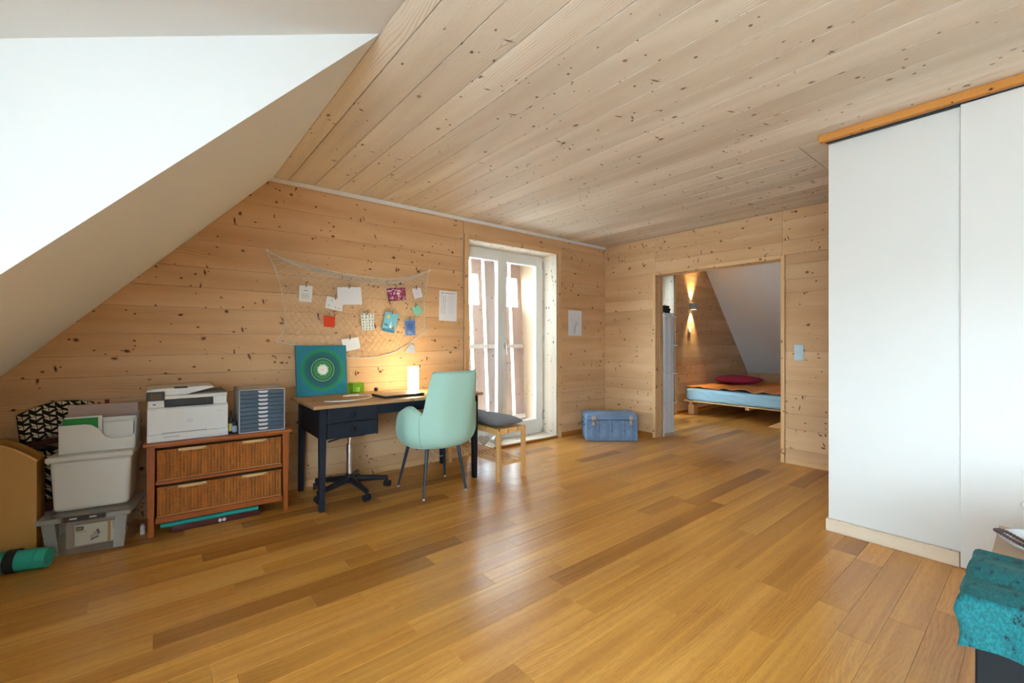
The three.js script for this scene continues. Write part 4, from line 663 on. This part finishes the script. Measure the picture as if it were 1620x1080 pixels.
// ---- net with cards
{
  const n = thing('fishing_net', 'cream fishing net hung across the pine wall above the desk', 'net');
  const T = [[0.704, 1.945], [0.815, 1.898], [1.163, 1.838], [1.51, 1.806], [1.72, 1.807], [1.97, 1.856], [2.153, 1.932]], B = [[0.777, 1.212], [1.04, 1.175], [1.165, 1.152], [1.303, 1.095], [1.56, 1.074], [1.78, 1.119], [1.93, 1.197], [2.117, 1.33]], L = [[0.704, 1.945], [0.78, 1.757], [0.83, 1.523], [0.835, 1.334], [0.777, 1.212]], R = [[2.153, 1.932], [2.11, 1.72], [2.10, 1.46], [2.117, 1.33]];
  const cv = (a) => new THREE.CatmullRomCurve3(a.map(([x, y]) => V3(x, y, 0)), false, 'centripetal'), [ct, cb, cl, cr] = [T, B, L, R].map(cv);
  const NS = 46, NT = 24, memo = new Map();
  const pt = (i, j) => { const key = i * 100 + j; if (memo.has(key)) return memo.get(key); const s = clamp(i / NS), t0 = clamp(j / NT), t = t0 ** 1.25, a = ct.getPointAt(s), b = cb.getPointAt(s), c = cl.getPointAt(t), d = cr.getPointAt(t), x = (1 - t) * a.x + t * b.x + (1 - s) * c.x + s * d.x - ((1 - s) * (1 - t) * T[0][0] + s * (1 - t) * T[6][0] + (1 - s) * t * B[0][0] + s * t * B[7][0]), y = (1 - t) * a.y + t * b.y + (1 - s) * c.y + s * d.y - ((1 - s) * (1 - t) * T[0][1] + s * (1 - t) * T[6][1] + (1 - s) * t * B[0][1] + s * t * B[7][1]); const r = [x, y, BZ + 0.004 + 0.004 * hash(i, j, 7)]; memo.set(key, r); return r; };
  const strand = (a, b, r) => { const A = V3(...a), D = V3(...b).sub(A), l = D.length(); if (l < 1e-4) return null; const g = new THREE.CylinderGeometry(r, r, l, 3, 1, true); g.translate(0, l / 2, 0); g.applyQuaternion(new THREE.Quaternion().setFromUnitVectors(V3(0, 1, 0), D.normalize())); return g.translate(A.x, A.y, A.z); };
  const all = []; for (let j = 0; j <= NT; j++) for (let i = 0; i <= NS; i++) if ((i + j) % 2 === 0) { for (const k of [-1, 1]) if (i + k >= 0 && i + k <= NS && j + 1 <= NT) { const g = strand(pt(i, j), pt(i + k, j + 1), 0.0015); if (g) all.push(g); } }
  part('netting', merge(all), cord, n);
  for (const [c, r] of [[ct, 0.0035], [cb, 0.0045], [cl, 0.003], [cr, 0.003]]) { const strands = []; for (let q = 0; q < 3; q++) { const P = []; for (let i = 0; i <= 24; i++) { const p = c.getPointAt(i / 24); P.push([p.x + (hash(i, q, 3) - 0.5) * 0.006, p.y + (hash(i, q, 4) - 0.5) * 0.012, BZ + 0.008 + 0.004 * q]); } strands.push(tube(P, r * 0.55, 90, 5)); } part('edge_cord', merge(strands), cord, n); }
  for (let q = 0; q < 16; q++) { const P = []; const d0 = (q + 1) / 16; for (let i = 0; i <= 20; i++) { const s = i / 20, p = ct.getPointAt(lerp(0.06, 0.97, s)); P.push([p.x, p.y - d0 * 0.055 * (Math.sin(s * Math.PI) ** 0.6) + (hash(i, q, 8) - 0.5) * 0.008, BZ + 0.008]); } part('gathered_strand', tube(P, 0.0010, 70, 3), cord, n); }
  for (const [x, y] of [T[0], T[6], B[0], B[7]]) part('hook', merge([rod([x, y, BZ], [x, y, BZ + 0.02], 0.004), new THREE.SphereGeometry(0.009, 14, 10).translate(x, y, BZ + 0.02)]), mat(lin(0.8, 0.79, 0.76), 0.4), n, 'white hook');
  const P = ([u, v]) => { const px = 410 + u / 4.909, py = 380 + v / 4.909, r = (px - 810) / FOCAL, s = Math.sin(YAW), c = Math.cos(YAW), dz = -c + r * s, t = BZ / dz; return [t * (s + r * c), EYE + t * (540 - py) / FOCAL]; };
  const linesOf = (x, rows, c = '#8a8f98') => { x.fillStyle = c; for (const [a, b, w, h] of rows) x.fillRect(a, b, w, h || 4); };
  const cards = [
    ['message_card', 'white card with a printed paragraph pegged to the net', [[307, 350], [411, 357], [402, 485], [303, 474]], '#e9ebee', (x, W, H) => { linesOf(x, [[W * 0.36, H * 0.30, W * 0.28, 8]], '#3a3f46'); for (let i = 0; i < 5; i++) linesOf(x, [[W * 0.18, H * (0.52 + i * 0.06), W * (0.64 - (i % 2) * 0.05), 6]], '#b3bac2'); }],
    ['sketch_card', 'small tilted white card with blue doodles pegged to the net', [[522, 432], [648, 470], [637, 554], [505, 525]], '#e6e8ec', (x, W, H) => { x.strokeStyle = '#56708e'; x.lineWidth = 5; for (const [a, b] of [[0.35, 0.25], [0.2, 0.7], [0.6, 0.75], [0.82, 0.8]]) { x.beginPath(); x.arc(W * a, H * b, 13, 0, 5); x.stroke(); } }],
    ['letter_sheet', 'large blank white sheet pegged to the net', [[598, 366], [783, 366], [792, 500], [605, 501]], '#e3e6ee', (x, W, H) => linesOf(x, [[W * 0.35, H * 0.28, W * 0.3], [W * 0.55, H * 0.42, W * 0.3], [W * 0.5, H * 0.6, W * 0.35], [W * 0.6, H * 0.15, W * 0.25]], '#cfd4de')],
    ['orange_note', 'bright orange-red square note pegged to the net', [[495, 583], [585, 591], [578, 677], [497, 670]], '#d8401c', null],
    ['leaf_print_card', 'white card with a grey green leaf pattern pegged to the net', [[784, 570], [883, 568], [888, 695], [793, 700]], '#e4eaea', (x, W, H) => { seedState = 61; for (let j = 0; j < 6; j++) for (let i = 0; i < 4; i++) { x.save(); x.translate(W * (i + 0.5) / 4, H * (j + 0.5) / 6); x.rotate(rr(0, 6)); x.fillStyle = pick(['#5f7f86', '#7c8fa0', '#4b6b62', '#8aa3a8']); x.beginPath(); x.ellipse(0, 0, 8, 19, 0, 0, 7); x.fill(); x.beginPath(); x.ellipse(12, 8, 5, 12, 0.9, 0, 7); x.fill(); x.restore(); } }],
    ['flower_postcard', 'pink blossom photo postcard pegged to the net', [[985, 375], [1126, 368], [1136, 460], [996, 475]], '#7c3358', (x, W, H) => { seedState = 62; for (let i = 0; i < 90; i++) { x.fillStyle = pick(['#c9739b', '#e2a9c3', '#8d2f5c', '#b9467d', '#5a2440', '#ecc4d4', '#a83a6c']); x.beginPath(); x.ellipse(rr(0, W), rr(0, H), rr(8, 24), rr(6, 16), rr(0, 3), 0, 7); x.fill(); } for (let i = 0; i < 24; i++) { x.fillStyle = 'rgba(40,14,30,0.75)'; x.beginPath(); x.arc(rr(0, W), H * (rnd() < 0.5 ? rr(0, 0.15) : rr(0.85, 1)), rr(6, 15), 0, 7); x.fill(); } x.fillStyle = '#f0d9e2'; x.beginPath(); x.arc(W * 0.58, H * 0.45, 26, 0, 7); x.fill(); }],
    ['lilac_note', 'small pale lilac note tilted near the net\'s upper corner', [[1178, 378], [1245, 369], [1263, 440], [1200, 456]], '#dedcec', (x, W, H) => linesOf(x, [[W * 0.3, H * 0.5, W * 0.45], [W * 0.3, H * 0.65, W * 0.35]], '#b7b3d0')],
    ['mint_note', 'small mint green note tilted on the net', [[1175, 525], [1235, 500], [1265, 556], [1210, 592]], '#86cdbb', (x, W, H) => linesOf(x, [[W * 0.3, H * 0.45, W * 0.4]], '#74b5a4')],
    ['sailboat_postcard', 'light blue seaside postcard tilted on the net', [[975, 556], [1080, 575], [1040, 722], [945, 700]], '#6fb9d8', (x, W, H) => { x.fillStyle = '#e6c878'; x.beginPath(); x.arc(W * 0.28, H * 0.22, 26, 0, 7); x.fill(); x.fillStyle = '#2f7fb0'; x.fillRect(0, H * 0.86, W, H * 0.14); x.fillStyle = '#3c6f9c'; x.beginPath(); x.ellipse(W * 0.22, H * 0.66, 42, 14, 0.2, 0, 7); x.fill(); x.fillStyle = '#eef4f6'; x.beginPath(); x.moveTo(W * 0.55, H * 0.42); x.lineTo(W * 0.68, H * 0.78); x.lineTo(W * 0.5, H * 0.78); x.fill(); x.fillStyle = '#a8485a'; x.beginPath(); x.moveTo(W * 0.8, H * 0.6); x.lineTo(W * 0.9, H * 0.8); x.lineTo(W * 0.76, H * 0.8); x.fill(); x.fillStyle = '#394f6a'; x.fillRect(W * 0.4, H * 0.8, W * 0.5, 7); }],
    ['blue_card', 'blue card with a pale frame pegged to the net', [[1120, 620], [1205, 618], [1208, 738], [1130, 743]], '#4c6fb0', (x, W, H) => { x.strokeStyle = '#93b0dc'; x.lineWidth = 10; x.strokeRect(8, 8, W - 16, H - 16); x.fillStyle = '#3d5a98'; x.beginPath(); x.ellipse(W * 0.5, H * 0.4, W * 0.28, H * 0.2, 0.4, 0, 7); x.fill(); linesOf(x, [[W * 0.2, H * 0.72, W * 0.3, 9], [W * 0.2, H * 0.82, W * 0.5, 9]], '#a9c2e6'); }],
    ['lower_card', 'white tilted card at the lower edge of the net beside the painting', [[632, 770], [765, 752], [782, 838], [650, 867]], '#e2e7ee', (x, W, H) => linesOf(x, [[W * 0.15, H * 0.86, W * 0.12], [W * 0.6, H * 0.5, W * 0.15]], '#b9c2d0')],
  ];
  const peg = mat(lin(0.36, 0.26, 0.16), 0.7);
  cards.forEach(([name, label, q, col, paint], k) => {
    const c = q.map(P), cx = c.reduce((s, p) => s + p[0], 0) / 4, cy = c.reduce((s, p) => s + p[1], 0) / 4, o = thing(name, label, 'card', [cx, cy, BZ + 0.019 + (k === 1 ? -0.0 : k === 2 ? 0.004 : 0)], 0, 'cards on the net');
    const s = new THREE.Shape(c.map(([x, y]) => new THREE.Vector2(x - cx, y - cy)).reverse());
    part('card_back', new THREE.ExtrudeGeometry(s, { depth: 0.0015, bevelEnabled: false }), mat(new THREE.Color(col), 0.8), o);
    if (paint) {
      const tex = drawn(256, 256, (x, W, H) => { x.fillStyle = col; x.fillRect(0, 0, W, H); paint(x, W, H); }), g = new THREE.BufferGeometry(), [tl, tr, br, bl] = c.map(([x, y]) => [x - cx, y - cy, 0.0018]);
      g.setAttribute('position', new THREE.Float32BufferAttribute([...bl, ...br, ...tr, ...tl], 3)); g.setAttribute('uv', new THREE.Float32BufferAttribute([0, 0, 1, 0, 1, 1, 0, 1], 2)); g.setIndex([0, 1, 2, 0, 2, 3]); g.computeVertexNormals();
      part('print', g, mat(0xffffff, 0.75, { map: tex }), o);
    }
    const mx = (c[0][0] + c[1][0]) / 2 - cx, my = (c[0][1] + c[1][1]) / 2 - cy;
    part('peg', merge([rb(-0.004, -0.0003, -0.012, 0.03, 0.001, 0.009, 0.001), rb(0.0003, 0.004, -0.012, 0.03, 0.001, 0.009, 0.001)]).translate(mx, my, 0), peg, o, 'small wooden peg');
  });
  const fold = thing('caught_card', 'bluish card lying in the lower fold of the net', 'card', [1.945, 1.15, BZ + 0.012], 0, 'cards on the net');
  part('card_back', prism([[-0.06, -0.035], [0.055, -0.045], [0.05, 0.03], [0.0, 0.05]], 0, 0.002), mat(lin(0.36, 0.40, 0.48), 0.8), fold);
  // sheets pinned to the wall
  const list = drawn(256, 384, (x, W, H) => { x.fillStyle = '#e6e8f0'; x.fillRect(0, 0, W, H); x.fillStyle = '#8f95a8'; x.fillRect(30, 22, 20, 16); x.fillRect(64, 26, 165, 7); for (let i = 0; i < 16; i++) { x.fillStyle = '#a0a4b2'; for (let j = 0; j < 3; j++) x.fillRect(28 + j * 26, 60 + i * 15, 8 + (i * j * 7) % 12, 6); x.fillStyle = '#c3c6d4'; x.fillRect(128, 62 + i * 15, 96 - (i * 13) % 30, 3); } });
  const sh = thing('typed_list', 'white sheet with a typed list pinned between net and balcony door', 'sheet', [2.378, 1.588, BZ + 0.0005]); part('paper', rb(-0.106, 0.106, -0.155, 0.155, 0, 0.0012, 0.0004), paper, sh); part('print', new THREE.PlaneGeometry(0.21, 0.308).translate(0, 0, 0.0016), mat(0xffffff, 0.8, { map: list }), sh); sh.rotation.z = -0.02;
  const dr = drawn(192, 288, (x, W, H) => { x.fillStyle = '#e3e5ee'; x.fillRect(0, 0, W, H); x.strokeStyle = '#8f90a4'; x.lineWidth = 3; for (const [a, b, c] of [[0.35, 0.2, 0.3], [0.55, 0.75, 0.28], [0.5, 0.62, 0.42], [0.3, 0.82, 0.5], [0.6, 0.45, 0.36]]) { x.beginPath(); x.moveTo(W * 0.45, H * 0.95); x.quadraticCurveTo(W * a, H * 0.6, W * b, H * c); x.stroke(); } });
  const gs = thing('grass_drawing', 'white sheet with a drawing of grass blades beside the balcony door', 'drawing', [4.311, 1.462, BZ + 0.0005]); part('paper', rb(-0.128, 0.128, -0.165, 0.165, 0, 0.0012, 0.0004), paper, gs); part('print', new THREE.PlaneGeometry(0.254, 0.328).translate(0, 0, 0.0016), mat(0xffffff, 0.8, { map: dr }), gs);
}
// ---- velvet trunk in the corner
{
  const velvet = mat(lin(0.24, 0.38, 0.58), 0.8, { sheen: 1, sheenRoughness: 0.35, sheenColor: lin(0.45, 0.62, 0.78), map: noiseTexture(256, 256, 1, 1, (u, v) => { const k = 215 + 45 * (pnoise(u * 3, v * 3, 3, 3, 31) - 0.5) + 30 * (pnoise(u * 14, v * 10, 14, 10, 32) - 0.5); return [k, k, k + 6]; }, true) });
  const t = thing('velvet_chest', 'blue velvet storage trunk with metal latches in the room corner', 'trunk', [4.3485, 0, -3.372], -YAW), W = 0.625, D = 0.36, H = 0.33;
  for (let i = 0; i < 4; i++) part('body_panel', rb(-W / 2 + i * W / 4 + 0.0008, -W / 2 + (i + 1) * W / 4 - 0.0008, 0.006, 0.255, -D, 0, 0.004, 3), velvet, t);
  part('lid', rb(-W / 2 - 0.004, W / 2 + 0.004, 0.258, H, -D - 0.004, 0.004, 0.02, 5), velvet, t);
  for (const i of [-1, 0, 1]) part('button', new THREE.SphereGeometry(0.008, 14, 10).scale(1, 1, 0.4).translate(i * W / 4, 0.13, 0.001), mat(lin(0.05, 0.10, 0.18), 0.8), t);
  part('base', rb(-W / 2 + 0.01, W / 2 - 0.01, 0, 0.008, -D + 0.01, -0.01, 0.001), black, t);
  for (const x of [-0.225, 0.228]) { const l = part('latch', rb(x - 0.022, x + 0.022, 0.262, 0.308, 0.004, 0.010, 0.003), steel, t, 'metal latch'); part('hasp', merge([rb(x - 0.016, x + 0.016, 0.195, 0.268, 0.004, 0.014, 0.004), new THREE.SphereGeometry(0.013, 14, 10).translate(x, 0.225, 0.012)]), chrome, l); }
  part('side_handle', tube([[-W / 2 - 0.004, 0.19, -D + 0.1], [-W / 2 - 0.03, 0.19, -D + 0.12], [-W / 2 - 0.03, 0.19, -0.12], [-W / 2 - 0.004, 0.19, -0.1]], 0.006, 30), mat(lin(0.05, 0.10, 0.18), 0.8), t);
}
// ---- light switches
{
  const cool = mat(lin(0.55, 0.68, 0.74), 0.4), s = thing('light_switch', 'pale double light switch on the pine wall next to the sliding door opening', 'switch', [DX, 1.11, -1.552]);
  part('plate', rb(-0.010, 0, -0.079, 0.079, -0.041, 0.041, 0.003), cool, s); for (const y of [-0.038, 0.038]) part('rocker', rb(-0.013, -0.008, y - 0.031, y + 0.031, -0.032, 0.032, 0.002), cool, s);
  const b = thing('small_switch', 'small white switch under the wall lamp', 'switch', [7.22, 1.415, BZ]); part('plate', rb(-0.04, 0.04, -0.045, 0.045, 0, 0.012, 0.003), frameWhite, b); part('rocker', rb(-0.028, 0.028, -0.03, 0.03, 0.01, 0.016, 0.003), frameWhite, b);
}
// ---- next room: wall lamp, shelf, bed
{
  const l = thing('wall_lamp', 'grey up-and-down wall lamp on the pine wall above the small white switch', 'lamp', [7.27, 1.83, BZ]), g = mat(lin(0.34, 0.33, 0.34), 0.5), glow = mat(lin(0.85, 0.83, 0.78), 0.5, { emissive: lin(1, 0.85, 0.6), emissiveIntensity: 2 });
  part('body', prism([[-0.05, 0.0], [-0.05, 0.1], [0.05, 0.1], [0.05, 0.0]], -0.055, 0.055, 'xz', 0.004), g, l);
  part('bulb_lens', rb(-0.03, 0.03, 0.0552, 0.0572, 0.015, 0.085, 0.0008), glow, l, 'lit lens'); part('bulb_lens', rb(-0.03, 0.03, -0.0572, -0.0552, 0.015, 0.085, 0.0008), glow, l, 'lit lens');
  const upLight = new THREE.SpotLight(lin(1, 0.80, 0.40), 2.6, 0, 0.58, 0.7, 2), downLight = upLight.clone();
  upLight.position.set(0, 0.062, 0.045); upLight.target.position.set(0, 1.06, -0.08); downLight.position.set(0, -0.062, 0.045); downLight.target = new THREE.Object3D(); downLight.target.position.set(0, -1.06, -0.08);
  upLight.castShadow = downLight.castShadow = true; l.add(upLight, upLight.target, downLight, downLight.target);
  // covered wire shelf
  const s = thing('wire_shelf', 'narrow wire shelf with white fabric side standing behind the sliding door jamb', 'shelf', [DX2 + 0.012, 0, -3.125]), fab = mat(lin(0.70, 0.70, 0.74), 0.85), wire = mat(lin(0.72, 0.72, 0.74), 0.4);
  const D = 0.235, Z = -0.72;
  for (let i = 0; i < 3; i++) part('fabric_panel', rb(0.01 + i * D / 3 + 0.0045, 0.01 + (i + 1) * D / 3 - 0.0045, 0.055, 1.59, -0.006, -0.002, 0.0015), fab, s);
  part('fabric_back', rb(0.01, 0.01 + D, 0.055, 1.58, Z, Z + 0.004, 0.001), fab, s); part('fabric_front', rb(0.005 + D, 0.01 + D, 0.055, 1.55, Z, -0.006, 0.001), fab, s);
  for (const y of [0.045, 0.42, 0.80, 1.17, 1.545]) part('shelf_wire', merge([rod([0, y, 0.012], [D + 0.055, y, 0.012], 0.0085), rod([0, y, Z], [D + 0.055, y, Z], 0.005), ...Array.from({ length: 6 }, (_, i) => rod([0.01 + i * D / 5, y, Z], [0.01 + i * D / 5, y, 0.0], 0.003))]), wire, s);
  for (const [x, z] of [[0.008, -0.01], [D + 0.004, -0.01], [0.008, Z + 0.01], [D + 0.004, Z + 0.01]]) part('post', rod([x, 0, z], [x, 1.6, z], 0.006), wire, s);
  for (let i = 0; i < 3; i++) single('black_folded_garment', rb(0.0, 0.16 + (i % 2) * 0.02, 0, 0.032, -0.3, -0.012 - i * 0.004, 0.012, 3), mat(lin(0.006, 0.006, 0.009), 0.9), ['black folded garment lying on the wire shelf top', 'black folded garment in the middle of the stack on the wire shelf', 'black folded garment topmost on the wire shelf'][i], 'garment', 'folded garments on the wire shelf', [DX2 + 0.022, 1.592 + i * 0.0328, -3.125]);
  // bed
  const b = thing('bed', 'low platform bed with a thin pale wooden slab under the roof slope', 'bed', [6.97, 0, BZ + 0.03]), pw = wood(pine, [0.95, 0.76, 0.56]), bw = wood(pine, [0.80, 0.56, 0.34]);
  for (let i = 0; i < 6; i++) part('platform_board', grain(cbox(i * 0.3, i * 0.3 + 0.299, 0.216, 0.232, 0.0, 2.1, 0.002), 'z'), pw, b);
  for (const z of [0.12, 1.02, 1.92]) part('crossbeam', grain(cbox(0.03, 1.75, 0.17, 0.216, z - 0.03, z + 0.03, 0.002), 'x'), bw, b);
  for (const x of [0.05, 1.6]) for (const z of [0.06, 1.80]) part('block_foot', prism([[x, 0], [x + 0.18, 0], [x + 0.12, 0.16], [x - 0.0, 0.16]], z, z + 0.1, 'xy', 0.002), bw, b);
  part('slanted_foot', prism([[1.38, 0], [1.72, 0], [1.72, 0.16], [1.66, 0.16]], -0.16, -0.12, 'zy', 0.002), pw, b);
  const sheetM = mat(lin(0.33, 0.52, 0.62), 0.85, { bumpMap: creaseBump, bumpScale: 0.012 });
  const mt = thing('mattress', 'mattress in a light blue fitted sheet on the platform bed', 'mattress', [6.97, 0.2325, BZ + 0.03]), mg = new RoundedBoxGeometry(1.74, 0.2, 2.0, 6, 0.05).translate(0.878, 0.1, 1.03);
  part('fitted_sheet', mg, sheetM, mt); { const uv = mg.attributes.uv, p = mg.attributes.position, N = mg.attributes.normal; for (let i = 0; i < p.count; i++) { const ax = Math.abs(N.getX(i)), ay = Math.abs(N.getY(i)); if (ax > 0.6) uv.setXY(i, p.getZ(i) + p.getY(i) * 1.2, p.getY(i) * 3); else if (ay > 0.6) uv.setXY(i, p.getX(i), p.getZ(i)); else uv.setXY(i, p.getX(i), p.getY(i) * 3); } }
  const orange = mat(lin(0.60, 0.22, 0.055), 0.9, { bumpMap: weaveBump, bumpScale: 0.0006, side: THREE.DoubleSide });
  const bl = thing('orange_blanket', 'orange blanket spread rumpled over the mattress', 'blanket', [6.97, 0.4335, BZ + 0.03]);
  const hill = (x, z) => 0.016 + 0.05 * Math.exp(-(((z - 0.95) / 0.32) ** 2)) * (0.6 + 0.4 * Math.sin(z * 21 + x * 3)) * Math.exp(-((x / 0.3) ** 2)) + 0.012 * Math.sin(x * 9 + z * 4) * Math.sin(z * 7) + 0.006 * Math.sin(z * 31 + x * 5);
  part('cloth', cloth(60, 90, (u, v) => { const z = 0.02 + v * 1.95, bulge = Math.exp(-(((z - 0.95) / 0.30) ** 2)), xe = 0.075 - 0.07 * bulge + 0.004 * Math.sin(z * 8), x = lerp(xe, 1.72, u), edge = smooth(0.06, 0, u); return [x - edge * bulge * 0.012, Math.max(0.010, hill(x, z)) - edge * (0.006 + 0.002 * bulge), z]; }, 0.005).translate(0, 0.004, 0), orange, bl);
  const pl = single('red_pillow', stuffed(0.50, 0.15, 0.74, 2.4, 30, 0.1), mat(lin(0.26, 0.012, 0.05), 0.85, { side: THREE.DoubleSide, bumpMap: creaseBump, bumpScale: 0.004 }), 'crimson pillow lying on the orange blanket', 'pillow', null, [8.05, 0.545, -3.48]);
  pl.rotation.y = 0.12;
}
// ---- teal cloth on a black box, wooden crate with dishes
{
  const bx = thing('black_cube_stool', 'black cube stool under the teal cloth next to the wardrobe', 'stool', [1.80, 0, -0.13]);
  part('body', rb(0, 0.40, 0.02, 0.462, 0, 0.5, 0.006), mat(lin(0.009, 0.010, 0.013), 0.6, { specularIntensity: 0.5 }), bx); part('seat_pad', rb(-0.006, 0.406, 0.462, 0.489, -0.006, 0.506, 0.012, 4), black, bx); for (const x of [0.03, 0.37]) for (const z of [0.03, 0.47]) part('foot', cyl(0.015, 0.015, 0.02, 14).translate(x, 0, z), black, bx);
  const tealTex = noiseTexture(512, 512, 1, 1, (u, v) => { const a = pnoise(u * 22, v * 46, 22, 46, 41), b = pnoise(u * 120, v * 200, 120, 200, 42), k = 0.85 + 0.3 * (b - 0.5), d = smooth(0.72, 0.86, a) * smooth(0.4, 0.7, b); return [lerp(6, 3, d) * k, lerp(112, 36, d) * k, lerp(117, 46, d) * k]; }, true);
  const m = mat(0xffffff, 0.85, { map: tealTex, sheen: 0.3, sheenRoughness: 0.4, sheenColor: lin(0.2, 0.7, 0.7), bumpMap: creaseBump, bumpScale: 0.02, side: THREE.DoubleSide });
  const c = thing('teal_cloth', 'turquoise velvet cloth draped over the black cube stool', 'cloth', [0, 0, 0]);
  const X0 = 1.79, X1 = 2.205, Z0 = -0.14, Z1 = 0.38, TOP = 0.5, HX = 0.14, HZ = 0.05;
  part('drape', cloth(90, 90, (u, v) => {
    const x = lerp(X0 - HX, X1 + 0.02, u), z = lerp(Z0 - HZ, Z1 + HZ, v), px = clamp(x, X0, X1), pz = clamp(z, Z0, Z1), dx = px - x, dz = z < Z0 ? Z0 - z : z > Z1 ? z - Z1 : 0, d = Math.hypot(dx, dz);
    const rip = 0.012 * Math.sin(z * 34 + 1) * smooth(0, 0.1, dx) + 0.010 * Math.sin(x * 40) * smooth(0, 0.05, dz), out = (q) => Math.min(q, 0.018) * 0.9 + 0.13 * Math.max(0, q - 0.018);
    const bump = 0.010 * Math.max(0, Math.sin(x * 19 + z * 9)) * Math.max(0, Math.sin(z * 14 + 1)) + 0.018 * Math.exp(-(((x - 2.02) / 0.07) ** 2 + ((z - 0.0) / 0.16) ** 2)) + 0.012 * Math.exp(-(((x - 1.86) / 0.04) ** 2 + ((z - 0.05) / 0.2) ** 2));
    const sx = d > 0 ? dx / d : 0, sz = d > 0 ? dz / d : 0;
    return [px - (dx > 0 ? sx * out(d) + rip : 0), TOP + bump * smooth(0.05, 0, d) - Math.max(0, d - 0.012) * 0.97, pz - (z < Z0 ? sz * out(d) + rip * 0.5 : 0) + (z > Z1 ? sz * out(d) : 0)];
  }, 0.006), m, c);
  const w = thing('wooden_crate_table', 'brown wooden crate table with a handle slot holding the dishes', 'table', [2.215, 0, -0.12]), cw = mat(lin(0.62, 0.46, 0.34), 0.6, { map: pale.map }), slot = [[0.035, 0.10], [0.035, 0.26]];
  const topS = new THREE.Shape([[0, 0], [0.35, 0], [0.35, 0.62], [0, 0.62]].map(([a, b]) => new THREE.Vector2(a, b))); const hole = new THREE.Path([[0.25, 0.105], [0.25, 0.24], [0.29, 0.24], [0.29, 0.105]].map(([a, b]) => new THREE.Vector2(a, b))); topS.holes.push(hole);
  const tg = new THREE.ExtrudeGeometry(topS, { depth: 0.018, bevelEnabled: false }).rotateX(Math.PI / 2).translate(0, 0.5, 0); part('top_board', grain(plain(tg), 'z'), cw, w);
  for (const [x0, x1, z0, z1] of [[0, 0.016, 0, 0.62], [0.334, 0.35, 0, 0.62], [0.016, 0.334, 0, 0.016], [0.016, 0.334, 0.604, 0.62]]) part('side_board', grain(cbox(x0, x1, 0, 0.482, z0, z1, 0.001), x1 - x0 > 0.1 ? 'x' : 'z'), cw, w);
  void slot;
  const china = mat(lin(0.78, 0.79, 0.80), 0.25), bead = mat(lin(0.05, 0.02, 0.018), 0.4);
  const dish = thing('shallow_dish', 'white shallow dish with bead strings on the crate table', 'dish', [2.335, 0.5005, 0.012]);
  part('bowl', lathe([[0, 0.004], [0.05, 0.003], [0.055, 0], [0.065, 0.004], [0.105, 0.022], [0.125, 0.036], [0.127, 0.037], [0.124, 0.039], [0.103, 0.026], [0.06, 0.009], [0, 0.008]], 48), china, dish); part('rim_line', new THREE.TorusGeometry(0.126, 0.0012, 6, 60).rotateX(Math.PI / 2).translate(0, 0.038, 0), mat(lin(0.3, 0.3, 0.31), 0.4), dish);
  const necklace = (label, pts, n, r) => { const k = thing('bead_necklace', label, 'necklace', [2.335, 0.5005, 0.012]), c = new THREE.CatmullRomCurve3(pts.map((p) => V3(...p)), true), geo = new THREE.SphereGeometry(r, 12, 9); for (let i = 0; i < n; i++) { const p = c.getPointAt(i / n), b = part('bead', geo, bead, k); b.position.copy(p); } };
  necklace('dark wooden bead necklace hanging over the dish rim', [[-0.085, 0.028, 0.0], [-0.06, 0.032, -0.065], [-0.02, 0.045, -0.118], [0.0, 0.046, -0.13], [0.02, 0.043, -0.11], [0.0, 0.026, -0.06], [-0.04, 0.019, 0.0], [-0.06, 0.022, 0.04]], 44, 0.0062);
  necklace('dark bead bracelet lying inside the shallow dish', [[0.04, 0.018, -0.03], [0.06, 0.022, 0.02], [0.03, 0.018, 0.06], [-0.01, 0.016, 0.05], [0.0, 0.016, 0.0]], 30, 0.0055);
  const st = thing('footed_dish', 'white footed dish with a leaf motif standing on the crate table', 'dish', [2.45, 0.5005, 0.11]);
  part('bowl', lathe([[0, 0], [0.026, 0], [0.024, 0.008], [0.012, 0.02], [0.012, 0.07], [0.03, 0.085], [0.12, 0.105], [0.17, 0.125], [0.172, 0.127], [0.168, 0.128], [0.1, 0.108], [0, 0.095]], 48), china, st); part('rim_line', new THREE.TorusGeometry(0.171, 0.0012, 6, 60).rotateX(Math.PI / 2).translate(0, 0.1275, 0), mat(lin(0.3, 0.3, 0.31), 0.4), st);
}
// ---- white cable hanging under the desk
single('hanging_cable', tube([[2.0, 0.60, -3.74], [2.02, 0.30, -3.735], [2.09, 0.15, -3.73], [2.18, 0.11, -3.73], [2.24, 0.19, -3.735], [2.26, 0.60, -3.74]], 0.003, 80), mat(lin(0.66, 0.64, 0.6), 0.5), 'white cable hanging in a loop beneath the desk', 'cable');
scene.traverse((o) => { if (o.isMesh) { o.castShadow = true; o.receiveShadow = true; } });
renderer.render(scene, camera);
